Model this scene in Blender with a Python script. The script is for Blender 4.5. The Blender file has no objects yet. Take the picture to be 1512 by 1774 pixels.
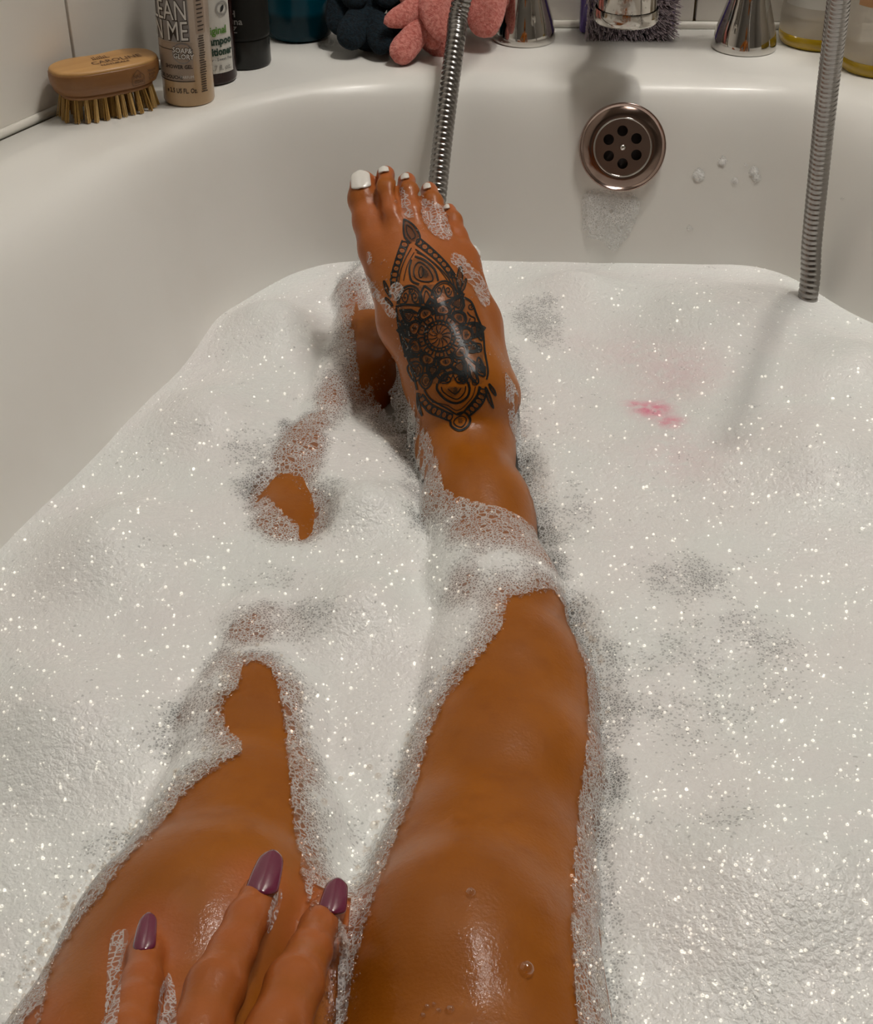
import bpy, bmesh, math, random
import numpy as np
from mathutils import Vector, Matrix
from mathutils.bvhtree import BVHTree
random.seed(7); rng = np.random.default_rng(7)
PI = math.pi
S = bpy.context.scene
COL = S.collection

# ------------------------------------------------------------------ camera
FPX, PITCH, CAMH = 2500.0, math.radians(35), 0.476
cam_d = bpy.data.cameras.new('camera'); cam = bpy.data.objects.new('camera', cam_d); COL.objects.link(cam)
cam.location = (0, 0, CAMH); cam.rotation_euler = (math.radians(90) - PITCH, 0, 0)
cam_d.sensor_fit = 'HORIZONTAL'; cam_d.sensor_width = 36; cam_d.lens = 36 * FPX / 1512
cam_d.clip_start = 0.01
S.camera = cam
# ------------------------------------------------------------------ world, lights, exposure
w = bpy.data.worlds.new('world'); S.world = w; w.use_nodes = True
w.node_tree.nodes['Background'].inputs[0].default_value = (1, .93, .84, 1)
w.node_tree.nodes['Background'].inputs[1].default_value = .02
def area(name, loc, target, sx, sy, power, color):
    d = bpy.data.lights.new(name, 'AREA'); d.shape = 'RECTANGLE'; d.size = sx; d.size_y = sy
    d.energy = power; d.color = color
    o = bpy.data.objects.new(name, d); COL.objects.link(o); o.location = loc
    o.rotation_euler = (Vector(target) - Vector(loc)).to_track_quat('-Z', 'Y').to_euler()
    return o
area('ceiling_spot', (.36, 1.02, 1.62), (.0, .55, .0), .08, .08, 3.0, (1, .94, .85))
area('fill_panel', (.50, .78, 1.98), (.05, .6, 0), .66, .66, 12.2, (1, .965, .92))  # added fill, stands in for light bounced off the ceiling
S.view_settings.view_transform = 'Standard'; S.view_settings.look = 'None'
S.view_settings.gamma = 1; S.view_settings.use_curve_mapping = False
S.view_settings.exposure = 0.70
S.cycles.use_denoising = True
S.cycles.max_bounces = 6; S.cycles.diffuse_bounces = 3; S.cycles.glossy_bounces = 3; S.cycles.transparent_max_bounces = 12
S.cycles.use_adaptive_sampling = True; S.cycles.adaptive_threshold = .08
S.cycles.sample_clamp_indirect = 6; S.cycles.blur_glossy = .1

# ------------------------------------------------------------------ measuring helpers (points of the place from sight lines)
CP, SP = math.cos(PITCH), math.sin(PITCH)
CAM = Vector((0, 0, CAMH))
def ray(px, py):
    u = (px - 756) / FPX; v = (887 - py) / FPX
    return Vector((u, CP + SP * v, -SP + CP * v))
def U(px, py, t): return CAM + ray(px, py) * t
def PL(px, py, z):
    d = ray(px, py); return CAM + d * ((z - CAMH) / d.z)

# ------------------------------------------------------------------ object helpers
def tag(o, label=None, cat=None, group=None, kind=None):
    if label: o['label'] = label
    if cat: o['category'] = cat
    if group: o['group'] = group
    if kind: o['kind'] = kind
    return o
def thing(name, loc, label, cat, rz=0, group=None):
    o = bpy.data.objects.new(name, None); COL.objects.link(o); o.location = loc; o.rotation_euler = (0, 0, rz)
    o.empty_display_size = .02
    return tag(o, label, cat, group)
def mesh_obj(name, verts, faces, mat, parent=None, smooth=True, local=False):
    me = bpy.data.meshes.new(name); me.from_pydata([tuple(v) for v in verts], [], faces); me.validate()
    if smooth: me.polygons.foreach_set('use_smooth', [True] * len(me.polygons))
    me.materials.append(mat); me.update()
    o = bpy.data.objects.new(name, me); COL.objects.link(o)
    if parent:
        o.parent = parent
        if not local: bpy.context.view_layer.update(); o.matrix_parent_inverse = parent.matrix_world.inverted()
    return o
def np_obj(name, V, Q, mat, parent=None, k=4):
    me = bpy.data.meshes.new(name); n, m = len(V), len(Q)
    me.vertices.add(n); me.vertices.foreach_set('co', np.ascontiguousarray(V, dtype=np.float32).ravel())
    me.loops.add(m * k); me.loops.foreach_set('vertex_index', np.ascontiguousarray(Q, dtype=np.int32).ravel())
    me.polygons.add(m); me.polygons.foreach_set('loop_start', np.arange(0, m * k, k, dtype=np.int32))
    me.polygons.foreach_set('loop_total', np.full(m, k, dtype=np.int32))
    me.update(calc_edges=True); me.validate()
    me.polygons.foreach_set('use_smooth', np.ones(len(me.polygons), dtype=bool)); me.materials.append(mat)
    o = bpy.data.objects.new(name, me); COL.objects.link(o)
    if parent: o.parent = parent; bpy.context.view_layer.update(); o.matrix_parent_inverse = parent.matrix_world.inverted()
    return o
def set_attr(o, name, vals):
    a = o.data.attributes.new(name, 'FLOAT', 'POINT'); a.data.foreach_set('value', np.ascontiguousarray(vals, dtype=np.float32))
def lathe(prof, n=48, ex=1, ey=1):
    """prof [(r,z)] -> verts, faces about z; closes where r==0"""
    V, F = [], []
    for r, z in prof:
        for i in range(n):
            a = 2 * PI * i / n; V.append((r * ex * math.cos(a), r * ey * math.sin(a), z))
    for k in range(len(prof) - 1):
        for i in range(n):
            j = (i + 1) % n; F.append((k * n + i, k * n + j, (k + 1) * n + j, (k + 1) * n + i))
    F.append(tuple(reversed(range(n)))); F.append(tuple(range((len(prof) - 1) * n, len(prof) * n)))
    return V, F
def catmull(pts, n):
    """closed or open numpy Catmull-Rom"""
    P = np.array(pts, float); out = []
    m = len(P)
    for i in range(m - 1):
        p0, p1, p2, p3 = P[max(i - 1, 0)], P[i], P[i + 1], P[min(i + 2, m - 1)]
        for k in range(n):
            t = k / n
            out.append(.5 * ((2 * p1) + (-p0 + p2) * t + (2 * p0 - 5 * p1 + 4 * p2 - p3) * t * t + (-p0 + 3 * p1 - 3 * p2 + p3) * t ** 3))
    out.append(P[-1]); return np.array(out)
def catmull_closed(pts, n):
    P = np.array(pts, float); m = len(P); out = []
    for i in range(m):
        p0, p1, p2, p3 = P[i - 1], P[i], P[(i + 1) % m], P[(i + 2) % m]
        for k in range(n):
            t = k / n
            out.append(.5 * ((2 * p1) + (-p0 + p2) * t + (2 * p0 - 5 * p1 + 4 * p2 - p3) * t * t + (-p0 + 3 * p1 - 3 * p2 + p3) * t ** 3))
    return np.array(out)
def tube(path, rad, n=16, twist=None):
    """sweep; rad scalar or list"""
    P = [Vector(p) for p in path]; V, F = [], []
    N = None
    for i, p in enumerate(P):
        t = (P[min(i + 1, len(P) - 1)] - P[max(i - 1, 0)]).normalized()
        if N is None: N = t.orthogonal().normalized()
        else: N = (N - t * N.dot(t)).normalized()
        B = t.cross(N); r = rad[i] if hasattr(rad, '__len__') else rad
        for k in range(n):
            a = 2 * PI * k / n; V.append(p + (N * math.cos(a) + B * math.sin(a)) * r)
    for i in range(len(P) - 1):
        for k in range(n):
            j = (k + 1) % n; F.append((i * n + k, i * n + j, (i + 1) * n + j, (i + 1) * n + k))
    F.append(tuple(reversed(range(n)))); F.append(tuple(range((len(P) - 1) * n, len(P) * n)))
    return V, F
def box(x0, x1, y0, y1, z0, z1, bev=0):
    bm = bmesh.new(); bmesh.ops.create_cube(bm, size=1)
    for v in bm.verts:
        v.co = ((x0 + x1) / 2 + v.co.x * (x1 - x0), (y0 + y1) / 2 + v.co.y * (y1 - y0), (z0 + z1) / 2 + v.co.z * (z1 - z0))
    if bev: bmesh.ops.bevel(bm, geom=bm.edges[:], offset=bev, segments=2, affect='EDGES', profile=.5)
    bm.verts.ensure_lookup_table(); V = [tuple(v.co) for v in bm.verts]; F = [tuple(v.index for v in f.verts) for f in bm.faces]
    bm.free(); return V, F

# ------------------------------------------------------------------ materials
def mat(name, color=(.8, .8, .8), rough=.5, metal=0, spec=.5, coat=0, trans=0, ior=1.45, sss=0, sss_r=(1, .3, .1), sheen=0, alpha=1, coat_rough=.03):
    m = bpy.data.materials.new(name); m.use_nodes = True; b = m.node_tree.nodes['Principled BSDF']
    b.inputs['Base Color'].default_value = (*color, 1); b.inputs['Roughness'].default_value = rough
    b.inputs['Metallic'].default_value = metal; b.inputs['Specular IOR Level'].default_value = spec
    b.inputs['Coat Weight'].default_value = coat; b.inputs['Coat Roughness'].default_value = coat_rough
    b.inputs['Transmission Weight'].default_value = trans; b.inputs['IOR'].default_value = ior
    b.inputs['Subsurface Weight'].default_value = sss; b.inputs['Subsurface Radius'].default_value = sss_r
    b.inputs['Subsurface Scale'].default_value = .004
    b.inputs['Sheen Weight'].default_value = sheen; b.inputs['Alpha'].default_value = alpha
    return m
class NT:
    def __init__(s, m): s.t = m.node_tree; s.b = s.t.nodes.get('Principled BSDF'); s.out = s.t.nodes['Material Output']
    def n(s, typ, **kw):
        nd = s.t.nodes.new(typ)
        for k, v in kw.items():
            if k.startswith('_'): setattr(nd, k[1:], v)
            else: nd.inputs[k.replace('__', ' ')].default_value = v
        return nd
    def l(s, a, b): s.t.links.new(a, b)
    def m(s, op, a, b=None, c=None, clamp=False):
        nd = s.t.nodes.new('ShaderNodeMath'); nd.operation = op; nd.use_clamp = clamp
        for i, x in enumerate((a, b, c)):
            if x is None: continue
            if isinstance(x, (int, float)): nd.inputs[i].default_value = x
            else: s.l(x, nd.inputs[i])
        return nd.outputs[0]
    def ss(s, x, a, b, lo=0, hi=1):
        nd = s.t.nodes.new('ShaderNodeMapRange'); nd.interpolation_type = 'SMOOTHSTEP'
        s.l(x, nd.inputs[0])
        for i, v in ((1, a), (2, b), (3, lo), (4, hi)):
            if isinstance(v, (int, float)): nd.inputs[i].default_value = v
            else: s.l(v, nd.inputs[i])
        return nd.outputs[0]
    def mixc(s, f, a, b):
        nd = s.t.nodes.new('ShaderNodeMix'); nd.data_type = 'RGBA'
        for i, v in ((0, f), (6, a), (7, b)):
            if isinstance(v, (int, float)): nd.inputs[i].default_value = v
            elif isinstance(v, tuple): nd.inputs[i].default_value = (*v, 1)
            else: s.l(v, nd.inputs[i])
        return nd.outputs[2]
    def bump(s, h, dist, strength=1, nrm=None):
        nd = s.t.nodes.new('ShaderNodeBump'); nd.inputs['Distance'].default_value = dist; nd.inputs['Strength'].default_value = strength
        s.l(h, nd.inputs['Height'])
        if nrm: s.l(nrm, nd.inputs['Normal'])
        return nd.outputs[0]
    def obj(s): return s.n('ShaderNodeTexCoord').outputs['Object']
    def noise(s, scale, detail=3, vec=None, rough=.5):
        nd = s.n('ShaderNodeTexNoise', Scale=scale, Detail=detail, Roughness=rough); s.l(vec or s.obj(), nd.inputs['Vector']); return nd

M = {}
M['enamel'] = mat('white_enamel', (.85, .835, .79), .30, spec=.4, coat=.06, coat_rough=.1)
t = NT(M['enamel']); ns = t.noise(9, 4); nn = t.noise(260, 3)
t.l(t.mixc(t.ss(ns.outputs[0], .45, .75), (.85, .835, .79), (.82, .80, .75)), t.b.inputs['Base Color'])
t.l(t.bump(t.noise(14, 2).outputs[0], .0012, .5), t.b.inputs['Normal'])
M['tile'] = mat('wall_tile', (.70, .655, .585), .3, coat=.15)
t = NT(M['tile']); ns = t.noise(14, 5)
t.l(t.mixc(ns.outputs[0], (.80, .76, .69), (.87, .84, .78)), t.b.inputs['Base Color']); t.l(t.bump(t.noise(120, 3).outputs[0], .0003, .5), t.b.inputs['Normal'])
M['grout'] = mat('grout', (.33, .25, .13), .8)
M['caulk'] = mat('caulk', (.80, .77, .70), .4)
M['paint'] = mat('wall_paint', (.42, .39, .35), .8)
M['floor'] = mat('floor_vinyl', (.20, .17, .15), .5)
M['drain'] = mat('drain_metal_reflection_tint', (.44, .33, .29), .14, 1)  # reddish brown paints the bather's reflection into the metal colour
M['chrome'] = mat('chrome', (.62, .60, .57), .07, 1)
M['chrome_worn'] = mat('worn_chrome', (.46, .42, .38), .14, 1)
t = NT(M['chrome_worn']); ns = t.noise(130, 5, rough=.7)
t.l(t.ss(ns.outputs[0], .5, .68, .10, .5), t.b.inputs['Roughness'])
t.l(t.mixc(t.ss(ns.outputs[0], .52, .66), (.52, .49, .45), (.40, .38, .34)), t.b.inputs['Base Color'])
M['hose'] = mat('hose_steel', (.33, .315, .30), .26, 1)
M['hole'] = mat('hole_shade', (.006, .006, .006), .6)
M['wood'] = mat('beech_wood', (.42, .19, .075), .42, coat=.12)
t = NT(M['wood']); co = t.obj(); mp = t.n('ShaderNodeMapping'); mp.inputs['Scale'].default_value = (14, 90, 140); t.l(co, mp.inputs[0])
ns = t.noise(1.0, 5, mp.outputs[0]); big = t.noise(28, 2, co)
t.l(t.mixc(t.m('ADD', t.m('MULTIPLY', ns.outputs[0], .7), t.m('MULTIPLY', big.outputs[0], .3)), (.15, .055, .014), (.40, .19, .06)), t.b.inputs['Base Color'])
t.l(t.bump(ns.outputs[0], .0003, .4), t.b.inputs['Normal'])
M['woodtop'] = mat('pale_beech', (.50, .25, .10), .45, coat=.1)
t = NT(M['woodtop']); co = t.obj(); mp = t.n('ShaderNodeMapping'); mp.inputs['Scale'].default_value = (10, 120, 60); t.l(co, mp.inputs[0])
ns = t.noise(1.0, 5, mp.outputs[0])
t.l(t.mixc(ns.outputs[0], (.36, .17, .045), (.66, .38, .14)), t.b.inputs['Base Color'])
M['engrave'] = mat('burnt_engraving', (.13, .065, .03), .7)
M['bristle'] = mat('tampico_bristle', (.66, .43, .16), .6)
M['bristle2'] = mat('tampico_dark', (.52, .31, .09), .6)
M['gel'] = mat('gel_bottle', (.47, .33, .205), .28, coat=.3)
t = NT(M['gel']); co = t.obj(); sp = t.n('ShaderNodeSeparateXYZ'); t.l(co, sp.inputs[0])
t.l(t.mixc(t.ss(sp.outputs[2], .01, .05), (.54, .36, .19), (.47, .38, .30)), t.b.inputs['Base Color'])
M['gel_panel'] = mat('gel_label_grey', (.25, .225, .21), .4, coat=.2)
M['gel_panel2'] = mat('gel_label_tan', (.36, .27, .20), .4, coat=.2)
M['ink_w'] = mat('white_print', (.72, .69, .64), .5)
M['ink_d'] = mat('brown_print', (.045, .03, .022), .5)
M['ink_k'] = mat('black_print', (.02, .02, .02), .5)
M['ink_g'] = mat('green_print', (.10, .27, .03), .5)
M['ink_gd'] = mat('dark_green_print', (.015, .05, .03), .5)
M['ink_y'] = mat('grey_print', (.32, .31, .29), .5)
M['amber'] = mat('amber_plastic', (.022, .004, .003), .2, spec=.3, coat=.1)
M['label_w'] = mat('white_label', (.68, .67, .62), .45)
M['dark'] = mat('charcoal_plastic', (.014, .014, .012), .5, spec=.2)
M['darkg'] = mat('charcoal_gloss', (.024, .025, .023), .25, spec=.35)
M['teal'] = mat('teal_plastic', (.001, .062, .095), .2, spec=.25)
t = NT(M['teal']); co = t.obj(); sp = t.n('ShaderNodeSeparateXYZ'); t.l(co, sp.inputs[0])
t.l(t.mixc(t.ss(sp.outputs[2], .018, .024), (.0, .025, .038), (.0, .06, .095)), t.b.inputs['Base Color'])
def fleece(name, c1, c2, sh=.25):
    m = mat(name, c1, .9, sheen=sh); t = NT(m); ns = t.noise(420, 4, rough=.7); n2 = t.noise(60, 2)
    t.l(t.mixc(t.ss(ns.outputs[0], .35, .65), c1, c2), t.b.inputs['Base Color'])
    t.l(t.bump(t.m('ADD', ns.outputs[0], n2.outputs[0]), .0022, 1), t.b.inputs['Normal']); return m
M['navy'] = fleece('navy_fleece', (.0006, .004, .008), (.002, .016, .028), 0)
M['pink'] = fleece('pink_fleece', (.66, .15, .12), (.88, .34, .28))
M['lilac'] = fleece('lilac_fleece', (.30, .16, .28), (.4, .25, .4))
M['purple'] = mat('purple_plastic', (.15, .10, .36), .2, coat=.2)
M['wbristle'] = mat('white_bristle', (.80, .70, .76), .6)
M['frost'] = mat('frosted_plastic', (.68, .64, .57), .35)
t = NT(M['frost']); tr = t.n('ShaderNodeBsdfTransparent'); tr.inputs[0].default_value = (.93, .9, .85, 1); mx = t.n('ShaderNodeMixShader', Fac=.62)
t.l(tr.outputs[0], mx.inputs[1]); t.l(t.b.outputs[0], mx.inputs[2]); t.l(mx.outputs[0], t.out.inputs[0])
M['yellow'] = mat('yellow_liquid', (.42, .27, .01), .15, coat=.5)
M['orange'] = mat('orange_label', (.50, .27, .12), .4)
M['nail_w'] = mat('white_nail_polish', (.83, .80, .74), .22, coat=.6)
M['nail_p'] = mat('mauve_nail_polish', (.17, .018, .055), .16, coat=1)

# skin: tanned, wet; 'warm' attribute = redder skin of toes, fingers and knuckles
M['skin'] = mat('tanned_skin', (.36, .125, .03), .5, spec=.25, coat=.32, coat_rough=.06)
t = NT(M['skin']); at = t.n('ShaderNodeAttribute', _attribute_name='warm'); f1 = t.noise(22, 4); f2 = t.noise(700, 3); f3 = t.noise(90, 3)
base = t.mixc(t.ss(f1.outputs[0], .35, .7), (.315, .088, .0018), (.37, .108, .003))
base = t.mixc(t.m('MULTIPLY', t.ss(f3.outputs[0], .5, .8), .25), base, (.21, .048, .001))
base = t.mixc(at.outputs['Fac'], base, (.47, .125, .035))
t.l(base, t.b.inputs['Base Color'])
h = t.m('ADD', t.m('MULTIPLY', f2.outputs[0], .35), t.m('MULTIPLY', f3.outputs[0], 1.2))
t.l(t.bump(h, .0006, .5), t.b.inputs['Normal'])
t.l(t.bump(t.m('ADD', f2.outputs[0], t.m('MULTIPLY', f3.outputs[0], 2)), .0004, .55), t.b.inputs['Coat Normal'])
M['hair'] = mat('brown_hair', (.03, .015, .008), .5)
M['ink'] = mat('tattoo_line', (.006, .008, .008), .5, spec=.25, coat=.2, coat_rough=.1)
M['ink_shade'] = mat('tattoo_shading', (.05, .042, .032), .5, spec=.25, coat=.2, coat_rough=.1)
t = NT(M['ink_shade']); tr = t.n('ShaderNodeBsdfTransparent'); mx = t.n('ShaderNodeMixShader'); ns = t.noise(170, 3)
t.l(t.ss(ns.outputs[0], .35, .7, .12, .40), mx.inputs[0]); t.l(tr.outputs[0], mx.inputs[1]); t.l(t.b.outputs[0], mx.inputs[2]); t.l(mx.outputs[0], t.out.inputs[0])
M['ink_dark'] = mat('tattoo_dark_shading', (.018, .018, .016), .5, spec=.25, coat=.2, coat_rough=.1)
t = NT(M['ink_dark']); tr = t.n('ShaderNodeBsdfTransparent'); mx = t.n('ShaderNodeMixShader', Fac=.45)
t.l(tr.outputs[0], mx.inputs[1]); t.l(t.b.outputs[0], mx.inputs[2]); t.l(mx.outputs[0], t.out.inputs[0])

# bath water: milky, lets what lies just under it show
M['water'] = mat('milky_bath_water', (.33, .32, .29), .12, spec=.4)
t = NT(M['water']); tr = t.n('ShaderNodeBsdfTransparent'); tr.inputs[0].default_value = (.9, .86, .8, 1); mx = t.n('ShaderNodeMixShader', Fac=.62)
t.l(tr.outputs[0], mx.inputs[1]); t.l(t.b.outputs[0], mx.inputs[2]); t.l(mx.outputs[0], t.out.inputs[0])
t.l(t.bump(t.noise(40, 2).outputs[0], .001, .4), t.b.inputs['Normal'])

# foam: attribute 'thickness' 0 thin .. 1 thick; 'cover' mm to the foam's own edge
M['foam'] = mat('soap_foam', (.9, .89, .87), .35, spec=.6, coat=.35, coat_rough=.1)
t = NT(M['foam']); co = t.obj(); D = t.n('ShaderNodeAttribute', _attribute_name='thickness').outputs['Fac']; E = t.n('ShaderNodeAttribute', _attribute_name='cover').outputs['Fac']
PK = t.n('ShaderNodeAttribute', _attribute_name='pink').outputs['Fac']
cn = t.noise(60, 4, co); fine = t.noise(520, 2, co)
Dn = t.m('ADD', D, t.m('MULTIPLY', t.m('SUBTRACT', cn.outputs[0], .5), .7))
win = None; hts = None
for i, (sc, lo, hi, wl, wt) in enumerate(((680, .98, .42, .22, .92), (370, .60, -.45, .17, 1), (175, .34, -.9, .12, 1))):
    a = t.n('ShaderNodeTexVoronoi', _feature='F1', Scale=sc); b = t.n('ShaderNodeTexVoronoi', _feature='DISTANCE_TO_EDGE', Scale=sc)
    t.l(co, a.inputs['Vector']); t.l(co, b.inputs['Vector'])
    sx = t.n('ShaderNodeSeparateColor'); t.l(a.outputs['Color'], sx.inputs[0])
    prob = t.ss(Dn, hi, lo, 1, 0)                     # share of cells that are see-through
    inside = t.m('MULTIPLY', t.ss(b.outputs['Distance'], wl * .2, wl), wt)
    sel = t.m('LESS_THAN', sx.outputs[0], prob)
    win = t.m('MULTIPLY', sel, inside) if win is None else t.m('ADD', t.m('MULTIPLY', sel, inside), t.m('MULTIPLY', t.m('SUBTRACT', 1.0, sel), win))
    hh = t.m('MULTIPLY', t.ss(b.outputs['Distance'], 0, .35), (.45, 1, 1.6)[i])
    hts = hh if hts is None else t.m('ADD', hts, hh)
edge_cov = t.ss(t.m('ADD', E, t.m('MULTIPLY', t.m('SUBTRACT', t.noise(260, 2, co).outputs[0], .5), 2.2)), -.2, .25)
deep = t.ss(Dn, 0.1, .92, .84, .30)
opac = t.m('MULTIPLY', t.m('SUBTRACT', 1.0, t.m('MULTIPLY', win, deep)), edge_cov)
thin = t.ss(Dn, -.2, 1.0, .46, 1)
opac = t.m('MULTIPLY', opac, thin)
ir = t.noise(16, 2, co)
c = t.mixc(t.ss(ir.outputs[0], .35, .65), (.90, .885, .865), (.875, .89, .865))
c = t.mixc(t.m('MULTIPLY', t.ss(t.noise(23, 2, co).outputs[0], .5, .75), .5), c, (.89, .855, .85))
c = t.mixc(t.m('MULTIPLY', PK, t.ss(t.noise(150, 4, co).outputs[0], .15, .62)), c, (.9, .13, .30))
t.l(c, t.b.inputs['Base Color'])
t.l(t.bump(hts, .0002, .7, t.bump(cn.outputs[0], .0006, .3)), t.b.inputs['Normal'])
t.l(t.bump(hts, .0009, 1), t.b.inputs['Coat Normal'])
tr = t.n('ShaderNodeBsdfTransparent'); mx = t.n('ShaderNodeMixShader')
t.l(opac, mx.inputs[0]); t.l(tr.outputs[0], mx.inputs[1]); t.l(t.b.outputs[0], mx.inputs[2]); t.l(mx.outputs[0], t.out.inputs[0])
# soap bubble: clear skin with bright rim and highlight
M['bubble'] = mat('bubble_skin'); t = NT(M['bubble']); t.t.nodes.remove(t.b)
tr = t.n('ShaderNodeBsdfTransparent'); gl = t.n('ShaderNodeBsdfGlossy', Roughness=.05); gl.inputs[0].default_value = (1, .97, .93, 1)
lw = t.n('ShaderNodeLayerWeight', Blend=.5); tr.inputs[0].default_value = (.97, .95, .93, 1); mx = t.n('ShaderNodeMixShader')
t.l(t.m('ADD', t.m('MULTIPLY', t.m('POWER', lw.outputs['Facing'], 2.6), .6), .12), mx.inputs[0]); t.l(tr.outputs[0], mx.inputs[1]); t.l(gl.outputs[0], mx.inputs[2]); t.l(mx.outputs[0], t.out.inputs[0])

# tiny bubbles that only catch the light
M['glint'] = mat('bubble_glint'); t = NT(M['glint']); t.t.nodes.remove(t.b)
tr = t.n('ShaderNodeBsdfTransparent'); gl = t.n('ShaderNodeBsdfGlossy', Roughness=.16); gl.inputs[0].default_value = (.5, .5, .48, 1); ad = t.n('ShaderNodeAddShader')
t.l(tr.outputs[0], ad.inputs[0]); t.l(gl.outputs[0], ad.inputs[1]); t.l(ad.outputs[0], t.out.inputs[0])

# ------------------------------------------------------------------ room shell
ZD = .13                                     # height of the tub's deck above the foam line
CA = Vector((-.146, 1.185)); LD = Vector((.146, .258)).normalized()   # wall corner, direction of left wall
LN = Vector((-LD.y, LD.x))
def frame_obj(o, origin, xdir):
    xd = Vector((xdir[0], xdir[1], 0)).normalized(); yd = Vector((-xd.y, xd.x, 0))
    o.matrix_world = Matrix(((xd.x, yd.x, 0, origin[0]), (xd.y, yd.y, 0, origin[1]), (0, 0, 1, origin[2] if len(origin) > 2 else 0), (0, 0, 0, 1)))
ZF, ZC = -.42, 2.0
def tiled_wall(name, origin, xdir, length, cuts, z0=ZD + .004, th=.5):
    back = mesh_obj(name, *box(0, length, .008, .06, ZF, ZC), M['grout'], smooth=False); tag(back, kind='structure')
    frame_obj(back, origin, xdir)
    xs = [0] + cuts + [length]
    z = z0; rows = []
    while z < ZC: rows.append((z, min(z + th, ZC))); z += th + .003
    for a, b in zip(xs[:-1], xs[1:]):
        for (za, zb) in rows:
            o = mesh_obj('tile', *box(a + .0011, b - .0011, 0, .009, za, zb, .0008), M['tile'], smooth=False); o.parent = back
    return back
Bp = CA + Vector((.95, -.027 * .95))
tiled_wall('wall_back', (CA.x, CA.y, 0), Bp - CA, .95, [.353, .80])
L0 = CA - LD * 2.2
gpt = PL(141, 175, ZD); gx = (Vector((gpt.x, gpt.y)) - L0).dot(LD)
wl = tiled_wall('wall_left', (L0.x, L0.y, 0), LD, 2.2, [gx - 1.2, gx - .6, gx])
wr = mesh_obj('wall_right', *box(1.75, 1.8, -1.9, 1.2, ZF, ZC), M['paint'], smooth=False); tag(wr, kind='structure')
wb = mesh_obj('wall_back', *box(.795, 1.75, 1.155, 1.2, ZF, ZC), M['paint'], smooth=False); tag(wb, kind='structure')
wf = mesh_obj('wall_front', *box(-1.6, 1.8, -1.95, -1.9, ZF, ZC), M['paint'], smooth=False); tag(wf, kind='structure')
wl2 = mesh_obj('wall_left', *box(-1.6, -1.55, -1.9, -.6, ZF, ZC), M['paint'], smooth=False); tag(wl2, kind='structure')
fl = mesh_obj('floor', *box(-1.6, 1.8, -1.9, 1.25, ZF - .05, ZF), M['floor'], smooth=False); tag(fl, kind='structure')
ce = mesh_obj('ceiling', *box(-1.6, 1.8, -1.9, 1.25, ZC, ZC + .05), M['paint'], smooth=False); tag(ce, kind='structure')
# bead of sealant where deck meets tile
def bead(name, a, b):
    V, F = tube([(a[0], a[1], ZD + .002), (b[0], b[1], ZD + .002)], .0031, 10); o = mesh_obj(name, V, F, M['caulk']); tag(o, kind='structure')
bead('trim_1', L0 + LD * .4 - LN * .002, CA - LN * .002); bead('trim_2', CA + Vector((0, -.002)), Bp + Vector((-.15, -.002)))

# ------------------------------------------------------------------ bathtub
pairs = [((.10, 1.062), (.10, 1.0)), ((.2, 1.056), (.193, .995)), ((.27, 1.04), (.25, .985)), ((.33, .995), (.293, .912)), ((.42, .85), (.37, .8)),
         ((.50, .6), (.44, .57)), ((.53, .3), (.47, .3)), ((.53, -.1), (.46, -.1)), ((.45, -.45), (.36, -.4)), ((.25, -.62), (.2, -.52)), ((0, -.66), (0, -.56)),
         ((-.25, -.62), (-.2, -.52)), ((-.45, -.45), (-.36, -.4)), ((-.50, -.1), (-.41, -.1)), ((-.46, .3), (-.34, .3)), ((-.365, .64), (-.229, .64)),
         ((-.268, .82), (-.168, .82)), ((-.207, .915), (-.145, .913)), ((-.155, .988), (-.119, .965)), ((-.11, 1.025), (-.088, .996)), ((-.06, 1.055), (-.05, 1.004)), ((0, 1.066), (0, 1.005))]
rim = catmull_closed([p[0] for p in pairs], 10); wat = catmull_closed([p[1] for p in pairs], 10)
NR = len(rim); cen = np.array([0.03, .25])
tub_room = [CA - LN * .003 + Vector((0, -.004)), Vector((.70, CA.y - .027 * .855 - .006)), Vector((.70, -.85)), L0 + LD * .25 - LN * .003]
def clip_out(c, p):
    d = Vector(p) - Vector(c); best = 9
    for i in range(4):
        a, b = tub_room[i], tub_room[(i + 1) % 4]; e = b - a
        den = d.x * e.y - d.y * e.x
        if abs(den) < 1e-9: continue
        q = a - Vector(c); s_ = (q.x * e.y - q.y * e.x) / den; u_ = (q.x * d.y - q.y * d.x) / den
        if s_ > 0 and -1e-6 <= u_ <= 1 + 1e-6: best = min(best, s_)
    return Vector(c) + d * best
outer = [clip_out(cen, p) for p in rim]
for cnr in tub_room:
    i = min(range(NR), key=lambda k: (outer[k] - cnr).length); outer[i] = cnr.copy()
prof = [(-.12, ZD), (.0, ZD - .0003), (.12, ZD - .0018), (.24, ZD - .0055), (.34, ZD - .012), (.44, ZD - .022), (.54, ZD - .037), (.64, ZD - .056), (.78, .046), (1, -.012), (1.25, -.085), (1.6, -.155), (2.1, -.20), (2.8, -.225)]
V = [(o.x, o.y, ZF + .003) for o in outer] + [(o.x, o.y, ZD - .004) for o in outer] + [(o.x + (rim[i][0] - o.x) * .02, o.y + (rim[i][1] - o.y) * .02, ZD) for i, o in enumerate(outer)]
V += [(o.x + (rim[i][0] - o.x) * .55, o.y + (rim[i][1] - o.y) * .55, ZD) for i, o in enumerate(outer)]
for s_, z in prof:
    for i in range(NR):
        p = rim[i] + (wat[i] - rim[i]) * s_; V.append((p[0], p[1], z))
last = [V[-NR + i] for i in range(NR)]
for k in (.5, .15):
    for i in range(NR): V.append((cen[0] + (last[i][0] - cen[0]) * k, cen[1] + (last[i][1] - cen[1]) * k, -.24))
rows = 4 + len(prof) + 2; F = []
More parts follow.
